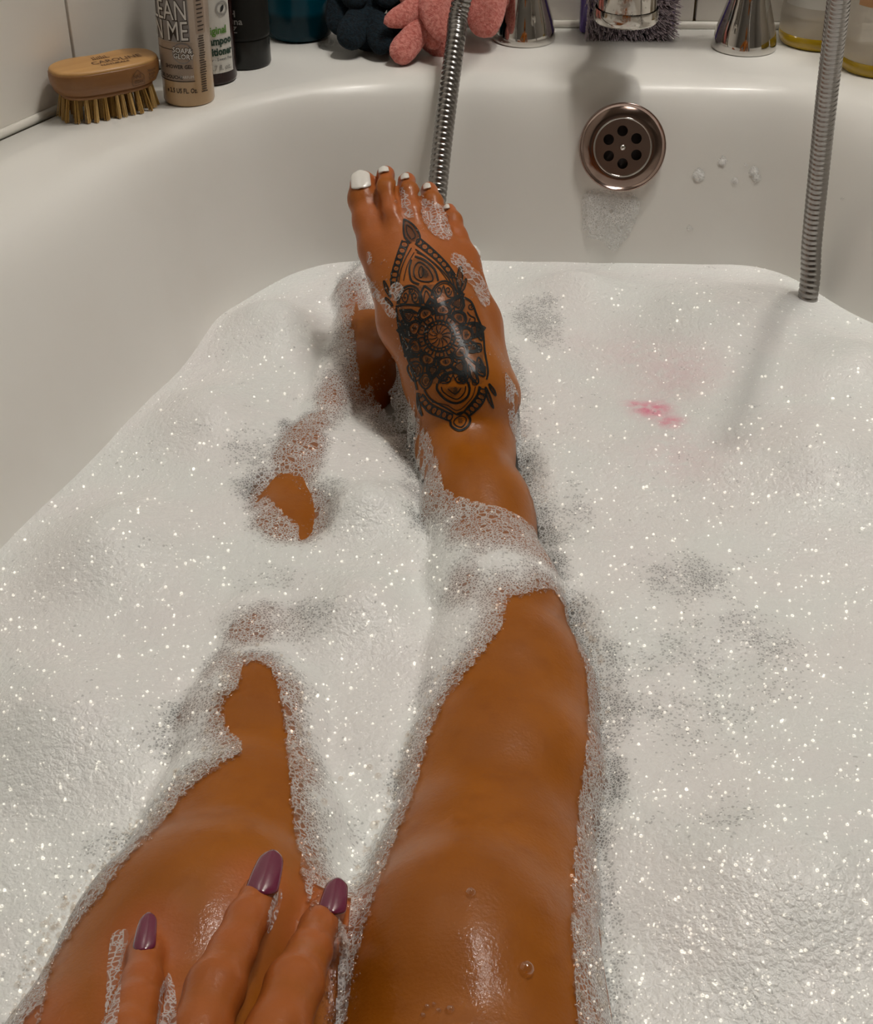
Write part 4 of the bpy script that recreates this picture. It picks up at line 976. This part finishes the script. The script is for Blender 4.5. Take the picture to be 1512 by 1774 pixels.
# shampoo bottle
s = thing('shampoo_bottle', (-.1655, 1.0475, ZD), 'amber shampoo bottle with white label and green lettering, behind the tan shower gel', 'bottle')
Rs = .0198
lth('body', [(.017, 0), (.0192, .0012), (Rs, .003), (Rs, .10), (.017, .116), (.012, .122), (.012, .128)], M['amber'], s)
lth('cap', [(.013, .128), (.0132, .1285), (.0132, .146), (.012, .148), (.001, .148)], M['dark'], s)
patch('label', Rs, -100, 66, .0095, .095, M['label_w'], s, lift=.0004)
wrap('lettering', 'Original', .0075, Rs, 52, .0375, M['ink_g'], s, 'r', bold=.0002, lift=.0008, xs=.85)
wrap('lettering', '& Shampoo', .0075, Rs, 64, .0300, M['ink_gd'], s, 'r', bold=.0003, lift=.0008, xs=.85)
wrap('lettering', 'Conditioner', .0075, Rs, 64, .0225, M['ink_gd'], s, 'r', bold=.0003, lift=.0008, xs=.8)
wrap('lettering', 'Honey - Sweet Pea', .0030, Rs, 62, .0185, M['ink_k'], s, 'r', lift=.0008); wrap('lettering', 'e 6.7 fl. oz.', .0052, Rs, 58, .0118, M['ink_y'], s, 'r', lift=.0008, xs=.9, bold=.0001)
patch('rule', Rs, -60, 52, .0655, .0658, M['ink_k'], s, lift=.0008)
def ringpatch(R, ang, z, r1, r2, m, parent, lift):
    n = 28; V = []
    for k in range(n):
        t_ = 2 * PI * k / n
        for r in (r1, r2): a = math.radians(ang) + r * math.cos(t_) / R; V.append(((R + lift) * math.sin(a), -(R + lift) * math.cos(a), z + r * math.sin(t_)))
    return mesh_obj('leaf_badge', V, [(2 * k, (2 * k + 2) % (2 * n), (2 * k + 3) % (2 * n), 2 * k + 1) for k in range(n)], m, parent, local=True)
ringpatch(Rs, 46, .0545, .0038, .0052, M['ink_y'], s, .0008)
lv = [(r_ * math.cos(a_), r_ * math.sin(a_) * 1.0) for r_, a_ in ((.0030, 1.0), (.0018, 1.7), (.0014, 2.6), (.0030, 4.1), (.0018, 4.9), (.0014, .0))]
mesh_obj('leaf_badge', [((Rs + .0009) * math.sin(math.radians(46) + x / Rs), -(Rs + .0009) * math.cos(math.radians(46) + x / Rs), .0545 + y) for x, y in lv], [tuple(range(6))], M['ink_k'], s, smooth=False, local=True)

# dark bottle standing on its cap
d = thing('shower_cream_tube', (-.1440, 1.084, ZD), 'charcoal grey tube standing on its glossy cap, between the amber and teal bottles', 'bottle')
Rd = .0200
lth('cap', [(.0175, 0), (.0192, .0006), (.0197, .0018), (.0194, .0205), (.0190, .0215)], M['darkg'], d)
lth('body', [(.0192, .0215), (.0199, .0218), (.0200, .024), (.0200, .06), (.0195, .11), (.0185, .13)], M['dark'], d)
for s_, z, ang in (('FRESH', .0395, 8), ('carbina', .0340, 22), ('2 OZ', .0280, 10)): wrap('lettering', s_, .0068, Rd, ang - 14, z, M['ink_y'], d, 'r', lift=.0004, bold=.0001)

# teal bottle
te = thing('teal_bottle', (-.1085, 1.154, ZD), 'dark teal see-through bottle in the back corner of the deck', 'bottle')
lth('body', [(.022, 0), (.0255, .002), (.0265, .006), (.0265, .12), (.022, .135), (.012, .14), (.012, .15)], M['teal'], te)
lth('cap', [(.014, .15), (.014, .17), (.001, .171)], M['dark'], te)

# clear bottles with yellow liquid on the right
for loc, R1, lab in (((.2985, 1.137, ZD), .031, 'frosted clear bottle with a little yellow liquid, behind the shower hose'), ((.331, 1.073, ZD), .0305, 'frosted clear bottle with yellow liquid and an orange label at the far right')):
    c = thing('clear_bottle', loc, lab, 'bottle', group='clear bottles at the right end of the deck')
    lth('liquid', [(R1 * .885, -.0001), (R1 * .973, .001), (R1 * 1.004, .004), (R1 * 1.004, .0098), (R1 * .95, .0102)], M['yellow'], c)
    lth('body', [(R1 * .88, 0), (R1 * .97, .001), (R1, .004), (R1, .0225), (R1 * .985, .0235), (R1 * .985, .10), (R1 * .8, .125), (.014, .135), (.014, .145)], M['frost'], c)
    lth('cap', [(.016, .145), (.016, .165), (.001, .166)], M['label_w'], c)
    if loc[0] > .31:
        patch('label', R1, -62, 60, .050, .085, M['orange'], c, lift=.0005); wrap('lettering', 'CUR', .008, R1, -10, .052, M['ink_k'], c, lift=.0009, bold=.0003)
    else: patch('label', R1, -75, 75, .032, .085, M['label_w'], c, lift=.0004)

# ------------------------------------------------------------------ wooden brush
br = thing('nail_brush', (-.2265, .9790, ZD), 'oval wooden nail brush with stiff straw bristles, on the deck by the left wall', 'brush', rz=math.radians(33)); br.scale = (.97, 1, 1.13)
def outline(L, W, n=64, waist=.10):
    P = []
    for k in range(n):
        a = 2 * PI * k / n; c_, s_ = math.cos(a), math.sin(a); x = L / 2 * math.copysign(abs(c_) ** .72, c_); y = W / 2 * math.copysign(abs(s_) ** .80, s_)
        if s_ > 0: y -= W * waist * math.exp(-(x / (L * .20)) ** 2)
        P.append((x, y))
    return P
def loft(rows, m, name, parent):
    V, F = [], []; n = 64
    for L, W, z in rows: V += [(x, y, z) for x, y in outline(L, W)]
    for r_ in range(len(rows) - 1):
        for k in range(n): j = (k + 1) % n; F.append((r_ * n + k, r_ * n + j, (r_ + 1) * n + j, (r_ + 1) * n + k))
    F.append(tuple(reversed(range(n)))); F.append(tuple((len(rows) - 1) * n + k for k in range(n)))
    return mesh_obj(name, V, F, m, parent, local=True)
BL, BW = .0790, .0405
loft([(BL * .80, BW * .80, .0135), (BL * .84, BW * .84, .0138), (BL * .85, BW * .85, .0158), (BL * .83, BW * .83, .0160), (BL * .93, BW * .93, .0172), (BL * .985, BW * .985, .0215), (BL, BW, .0262), (BL * .995, BW * .99, .0285), (BL * .985, BW * .98, .0292)], M['wood'], 'wooden_block', br)
loft([(BL * .985, BW * .98, .0290), (BL * .975, BW * .965, .0302), (BL * .95, BW * .93, .0309), (BL * .9, BW * .86, .0312), (BL * .5, BW * .4, .0315)], M['woodtop'], 'wooden_top', br)
for s_, sz, y, xs in (('CAROLINE', .0085, -.0075, .9), ('NATURALS', .0042, -.0128, 1.0)):
    V, F = text_mesh(s_, sz, .0001, xs); V[:, 0] -= V[:, 0].mean(); V[:, 1] += y; mesh_obj('engraving', [(x + .006, yy, .03165) for x, yy, _ in V], F, M['engrave'], br, smooth=False, local=True)
for k in range(7): mesh_obj('engraving', *box(-.004 + k * .0016 - .002, -.0034 + k * .0016 - .002, .003, .0075 + .001 * math.sin(k * 2.1), .0313, .03168), M['engrave'], br, smooth=False, local=True)
mesh_obj('engraving', *box(-.0065, .006, .0022, .0028, .0313, .03168), M['engrave'], br, smooth=False, local=True)
# marks on the front side of the block
for s_, sz, x, z in (('NAE', .0032, .0165, .0225), ('VEGAN', .0022, .0165, .0195), ('Natural', .0024, .0290, .0245), ('bristle', .0024, .0285, .0222), ('brush', .0024, .0280, .0199)):
    V, F = text_mesh(s_, sz, .00006); V[:, 0] -= V[:, 0].mean()
    def onside(xx):
        pts = outline(BL, BW); lowp = [p for p in pts if p[1] <= 0]; lowp.sort(); return float(np.interp(xx, [p[0] for p in lowp], [p[1] for p in lowp]))
    mesh_obj('side_mark', [(x + a, onside(x + a) * (.992 if z > .022 else .985) - .0004, z + b) for a, b, _ in V], F, M['engrave'], br, smooth=False, local=True)
hx = [(.0118, .0185), (.0118, .0235), (.0165, .0275), (.0212, .0235), (.0212, .0185), (.0118, .0185)]
for (a, b), (c_, e_) in zip(hx[:-1], hx[1:]):
    pv = []; L_ = math.hypot(c_ - a, e_ - b); nx2, nz2 = -(e_ - b) / L_ * .00018, (c_ - a) / L_ * .00018
    for x, z in ((a + nx2, b + nz2), (a - nx2, b - nz2), (c_ - nx2, e_ - nz2), (c_ + nx2, e_ + nz2)): pv.append((x, onside(x) * .99 - .0005, z))
    mesh_obj('side_mark', pv, [(0, 1, 2, 3)], M['engrave'], br, smooth=False, local=True)
# bristle tufts
rb = random.Random(11); tuft_pts = []
for ring_, n in ((.80, 26), (.58, 18), (.34, 10), (.10, 4)):
    P = outline(BL * .93 * ring_ + .006, BW * .93 * ring_ + .002, 200, .04)
    seg = [math.hypot(P[k][0] - P[k - 1][0], P[k][1] - P[k - 1][1]) for k in range(200)]; tot = sum(seg); acc_ = 0; nxt = 0; i_ = 0
    for k in range(200):
        if acc_ >= nxt and i_ < n: tuft_pts.append(P[k]); nxt += tot / n; i_ += 1
        acc_ += seg[k]
for (x, y) in tuft_pts:
    V, F = [], []
    lx, ly = x * .08 + rb.uniform(-.0008, .0008), y * .12 + rb.uniform(-.0006, .0006)
    for b_ in range(16):
        a, rr = rb.random() * 6.28, .0013 * math.sqrt(rb.random()); bx_, by_ = x + rr * math.cos(a), y + rr * math.sin(a); sp_ = rb.uniform(1.0, 1.9)
        ex_, ey_ = bx_ + lx + rr * math.cos(a) * (sp_ - 1) * 1.2, by_ + ly + rr * math.sin(a) * (sp_ - 1) * 1.2; k0 = len(V); w_ = .00036
        for (xx, yy, zz, ww) in ((bx_, by_, .0140, w_), (ex_, ey_, .0002 + rb.random() * .0006, w_)):
            V += [(xx + ww * math.cos(t_), yy + ww * math.sin(t_), zz) for t_ in (0, 2.09, 4.19)]
        F += [(k0, k0 + 1, k0 + 4, k0 + 3), (k0 + 1, k0 + 2, k0 + 5, k0 + 4), (k0 + 2, k0, k0 + 3, k0 + 5), (k0 + 5, k0 + 4, k0 + 3)]
    mesh_obj('bristle_tuft', V, F, M['bristle'] if rb.random() < .7 else M['bristle2'], br, smooth=False, local=True)

# ------------------------------------------------------------------ purple nail brush behind the spout
pb = thing('plastic_nail_brush', (.152, 1.158, ZD), 'purple plastic nail brush on its side with pale lilac bristles, under the spout', 'brush', rz=math.radians(-2))
mesh_obj('handle', *box(-.0385, .036, -.004, .012, 0, .0405, .003), M['purple'], pb, local=True)
mesh_obj('bristle_plate', *box(-.034, .032, -.007, -.004, .003, .0375, .001), M['purple'], pb, local=True)
for ix in range(17):
    V, F = [], []
    for iz in range(12):
        x, z = -.0325 + ix * .0039, .0035 + iz * .0029
        for b_ in range(9):
            bx_, bz_ = x + rb.uniform(-.0014, .0014), z + rb.uniform(-.0011, .0011); sp_ = ix / 17
            ex_ = bx_ + rb.uniform(-.0018, .0018) + .006 * sp_ ** 2 + .0008 * (ix - 8) / 8; ez_ = max(.0006, bz_ + rb.uniform(-.0035, .0008) + (iz - 6) * .0003 + .003 * sp_ ** 2); ey_ = -.021 + rb.uniform(-.003, .002); k0 = len(V); ww = .00042
            for (xx, yy, zz, w2) in ((bx_, -.006, bz_, ww), (ex_, ey_, ez_, ww * .7)): V += [(xx + w2 * math.cos(t_), yy, zz + w2 * math.sin(t_)) for t_ in (0, 2.09, 4.19)]
            F += [(k0, k0 + 1, k0 + 4, k0 + 3), (k0 + 1, k0 + 2, k0 + 5, k0 + 4), (k0 + 2, k0, k0 + 3, k0 + 5), (k0 + 5, k0 + 4, k0 + 3)]
    o = mesh_obj('bristles', V, F, M['wbristle'], pb, smooth=False, local=True)

# ------------------------------------------------------------------ bath mixer
mx0, mx1 = Vector((.0685, 1.143, ZD)), Vector((.2375, 1.121, ZD)); ax_ = (mx1 - mx0).normalized(); fw = Vector((ax_.y, -ax_.x, 0))
if fw.y > 0: fw = -fw
tap = thing('bath_mixer_tap', tuple((mx0 + mx1) / 2), 'chrome bath mixer with two flared pillars and a central spout, on the back deck', 'tap')
pil = [(.0243, 0), (.0247, .0012), (.0247, .003), (.0240, .008), (.0222, .016), (.0190, .026), (.0160, .036), (.0140, .048), (.0132, .06), (.0132, .085), (.018, .088), (.018, .118), (.014, .121)]
zb = .105
for c_ in (mx0, mx1):
    V, F = lathe(pil, 64); mesh_obj('pillar', [(x + c_.x, y + c_.y, z + c_.z) for x, y, z in V], F, M['chrome'], tap)
    V, F = lathe([(.006, .12), (.006, .13), (.017, .131), (.021, .134), (.022, .142), (.021, .150), (.014, .154), (.001, .155)], 40); mesh_obj('handle', [(x * (1 + .08 * math.cos(8 * math.atan2(y, x))) + c_.x, y * (1 + .08 * math.cos(8 * math.atan2(y, x))) + c_.y, z + c_.z) for x, y, z in V], F, M['chrome'], tap)
b0, b1 = mx0 + Vector((0, 0, zb)) + ax_ * .012, mx1 + Vector((0, 0, zb)) - ax_ * .012
V, F = tube([b0 + (b1 - b0) * k / 12 for k in range(13)], [.014 + .006 * math.exp(-((k - 6) / 2.0) ** 2) for k in range(13)], 32); mesh_obj('crossbar', V, F, M['chrome'], tap)
mid = (b0 + b1) / 2; se = Vector((.1345, 1.040, .1755))
V, F = tube(catmull([mid, mid + Vector((-.004, -.045, .004)), Vector((se.x, se.y + .012, se.z + .055)), Vector((se.x, se.y, se.z + .028)), se], 8), [.0155 + .0062 * (k / 32) ** 1.3 for k in range(33)], 48); mesh_obj('spout', V, F[:-1], M['chrome_worn'], tap)
V, F = lathe([(.0222, .010), (.0228, .006), (.0226, .0015), (.0212, 0), (.0195, .0008), (.0190, .006), (.002, .007)], 48); mesh_obj('aerator', [(x + se.x, y + se.y, z + se.z - .002) for x, y, z in V], F[:-2], M['chrome_worn'], tap)

# ------------------------------------------------------------------ shower hose: one hose, both ends of its loop hang into the bath
pts = [Vector((.075, 1.10, .33)), Vector((.045, 1.06, .27)), U(800, 0, 1.045), U(789, 70, 1.042), U(777, 160, 1.038), U(766, 250, 1.036), U(757, 335, 1.036), U(750, 400, 1.04), U(746, 455, 1.045), Vector((.0, .94, -.03)), Vector((.04, .88, -.10)),
       Vector((.13, .85, -.15)), Vector((.22, .88, -.11)), Vector((.262, .93, -.03)), U(1401, 500, 1.035), U(1406, 420, 1.02), U(1418, 300, .985), U(1434, 150, .93), U(1453, 0, .865), U(1470, -140, .80), U(1490, -300, .72)]
P = catmull([tuple(p) for p in pts], 30); seg = np.linalg.norm(np.diff(P, axis=0), axis=1); s_ = np.concatenate([[0], np.cumsum(seg)])
pitch = .0040; hr = .0072; na = 20; n = int(s_[-1] / (pitch / 7)); ss = np.linspace(0, s_[-1], n)
Pp = np.stack([np.interp(ss, s_, P[:, k]) for k in range(3)], 1)
Tn = np.gradient(Pp, axis=0); Tn /= np.linalg.norm(Tn, axis=1)[:, None]
V = np.zeros((n, na, 3)); N = Vector(Tn[0]).orthogonal().normalized()
for i in range(n):
    T_ = Vector(Tn[i]); N = (N - T_ * N.dot(T_)).normalized(); B = T_.cross(N)
    for k in range(na):
        a = 2 * PI * k / na; ph = (ss[i] / pitch + k / na) % 1.0
        r_ = hr * (1 - .13 * max(0, (ph - .68) / .32) ** .6 if ph > .68 else 1.0 - .02 * ((ph - .34) / .34) ** 2)
        V[i, k] = Vector(Pp[i]) + (N * math.cos(a) + B * math.sin(a)) * r_
ids = np.arange(n * na).reshape(n, na); q4 = np.stack([ids[:-1], np.roll(ids[:-1], -1, 1), np.roll(ids[1:], -1, 1), ids[1:]], -1).reshape(-1, 4)
hose = np_obj('shower_hose', V.reshape(-1, 3), q4, M['hose']); tag(hose, 'ribbed chrome shower hose whose two lengths hang into the foam', 'hose')

# ------------------------------------------------------------------ fleece bath puffs
def petal_obj(name, a, b, r0, r1, m, parent, flat=.6, side=None, seed=0):
    """rounded tongue of fleece from a to b"""
    a, b = Vector(a), Vector(b); d = (b - a).normalized(); s_ = (Vector(side) if side else d.cross(Vector((0, -1, .3)))).normalized(); u = d.cross(s_).normalized(); L = (b - a).length; V, F = [], []; nv, nu = 22, 28; rr_ = random.Random(seed)
    for j in range(nv + 1):
        v = j / nv; w_ = (r0 + (r1 - r0) * v) * math.sqrt(max(0.0, 1 - (2 * abs(v - .5)) ** 3.2)) ; w_ = max(w_, .0001)
        for i in range(nu):
            t_ = 2 * PI * i / nu; k_ = 1 + .05 * math.sin(5 * t_ + seed) * math.sin(7 * v + seed) + rr_.uniform(-.015, .015); V.append(a + d * (L * v) + s_ * (w_ * k_ * math.cos(t_)) + u * (w_ * flat * k_ * math.sin(t_)))
    for j in range(nv):
        for i in range(nu): k = (i + 1) % nu; F.append((j * nu + i, j * nu + k, (j + 1) * nu + k, (j + 1) * nu + i))
    F.append(tuple(reversed(range(nu)))); F.append(tuple(nv * nu + i for i in range(nu)))
    return mesh_obj(name, V, F, m, parent)
nv_ = thing('bath_puff', (-.040, 1.118, ZD), 'navy blue fleece bath puff with drooping petals, left of the pink one', 'bath puff')
petal_obj('core', (-.067, 1.112, ZD + .012), (-.008, 1.118, ZD + .014), .0135, .0135, M['navy'], nv_, 1.1, seed=1)
for i, (a, b, r0, r1, tt) in enumerate((((640, 0), (598, 82), .010, .013, 1.085), ((640, 10), (668, 92), .009, .011, 1.082), ((600, -30), (588, 60), .014, .012, 1.10), ((690, -20), (708, 80), .012, .012, 1.10), ((640, -60), (640, 30), .014, .016, 1.10), ((590, -50), (625, 12), .011, .010, 1.09), ((700, -60), (660, 10), .013, .010, 1.09))):
    petal_obj('petal', U(*a, tt + .02), U(*b, tt), r0, r1, M['navy'], nv_, .62, seed=i)
pk_ = thing('bath_puff', (.012, 1.128, ZD), 'pink fleece bath puff with pointed petals, behind the left hose', 'bath puff')
petal_obj('core', U(760, -25, 1.12), U(855, -15, 1.12), .018, .020, M['pink'], pk_, 1.0, seed=3)
for i, (a, b, r0, r1, t0, t1) in enumerate((((790, -5), (664, 40), .015, .0075, 1.10, 1.072), ((752, 12), (684, 108), .0065, .0125, 1.09, 1.075), ((745, -12), (768, 72), .016, .0065, 1.085, 1.068), ((728, 50), (785, 88), .011, .012, 1.098, 1.098), ((845, -45), (838, 66), .017, .013, 1.105, 1.095), ((720, -60), (740, 20), .018, .018, 1.10, 1.09), ((800, -70), (800, 30), .018, .018, 1.11, 1.10), ((870, -40), (866, 14), .010, .009, 1.11, 1.11), ((730, 40), (758, 84), .008, .006, 1.088, 1.085))):
    petal_obj('petal', U(*a, t0), U(*b, t1), r0, r1, M['pink'], pk_, .55, seed=10 + i)
petal_obj('petal', U(700, 40, 1.105), U(680, 66, 1.095), .006, .006, M['lilac'], pk_, .8, seed=30)

# ceiling fitting of the spot, and one added for the fill panel
for loc, s_, lab in (((.36, 1.02, 1.635), .09, 'small square ceiling spotlight above the tap end'), ((.50, .78, 1.99), .32, 'added square fill panel above the bath, standing in for ceiling bounce')):
    o = mesh_obj('spot_and_fill_housing', *box(loc[0] - s_, loc[0] + s_, loc[1] - s_, loc[1] + s_, loc[2], loc[2] + (ZC - loc[2]) - .0005), M['caulk'], smooth=False); tag(o, lab, 'ceiling light')
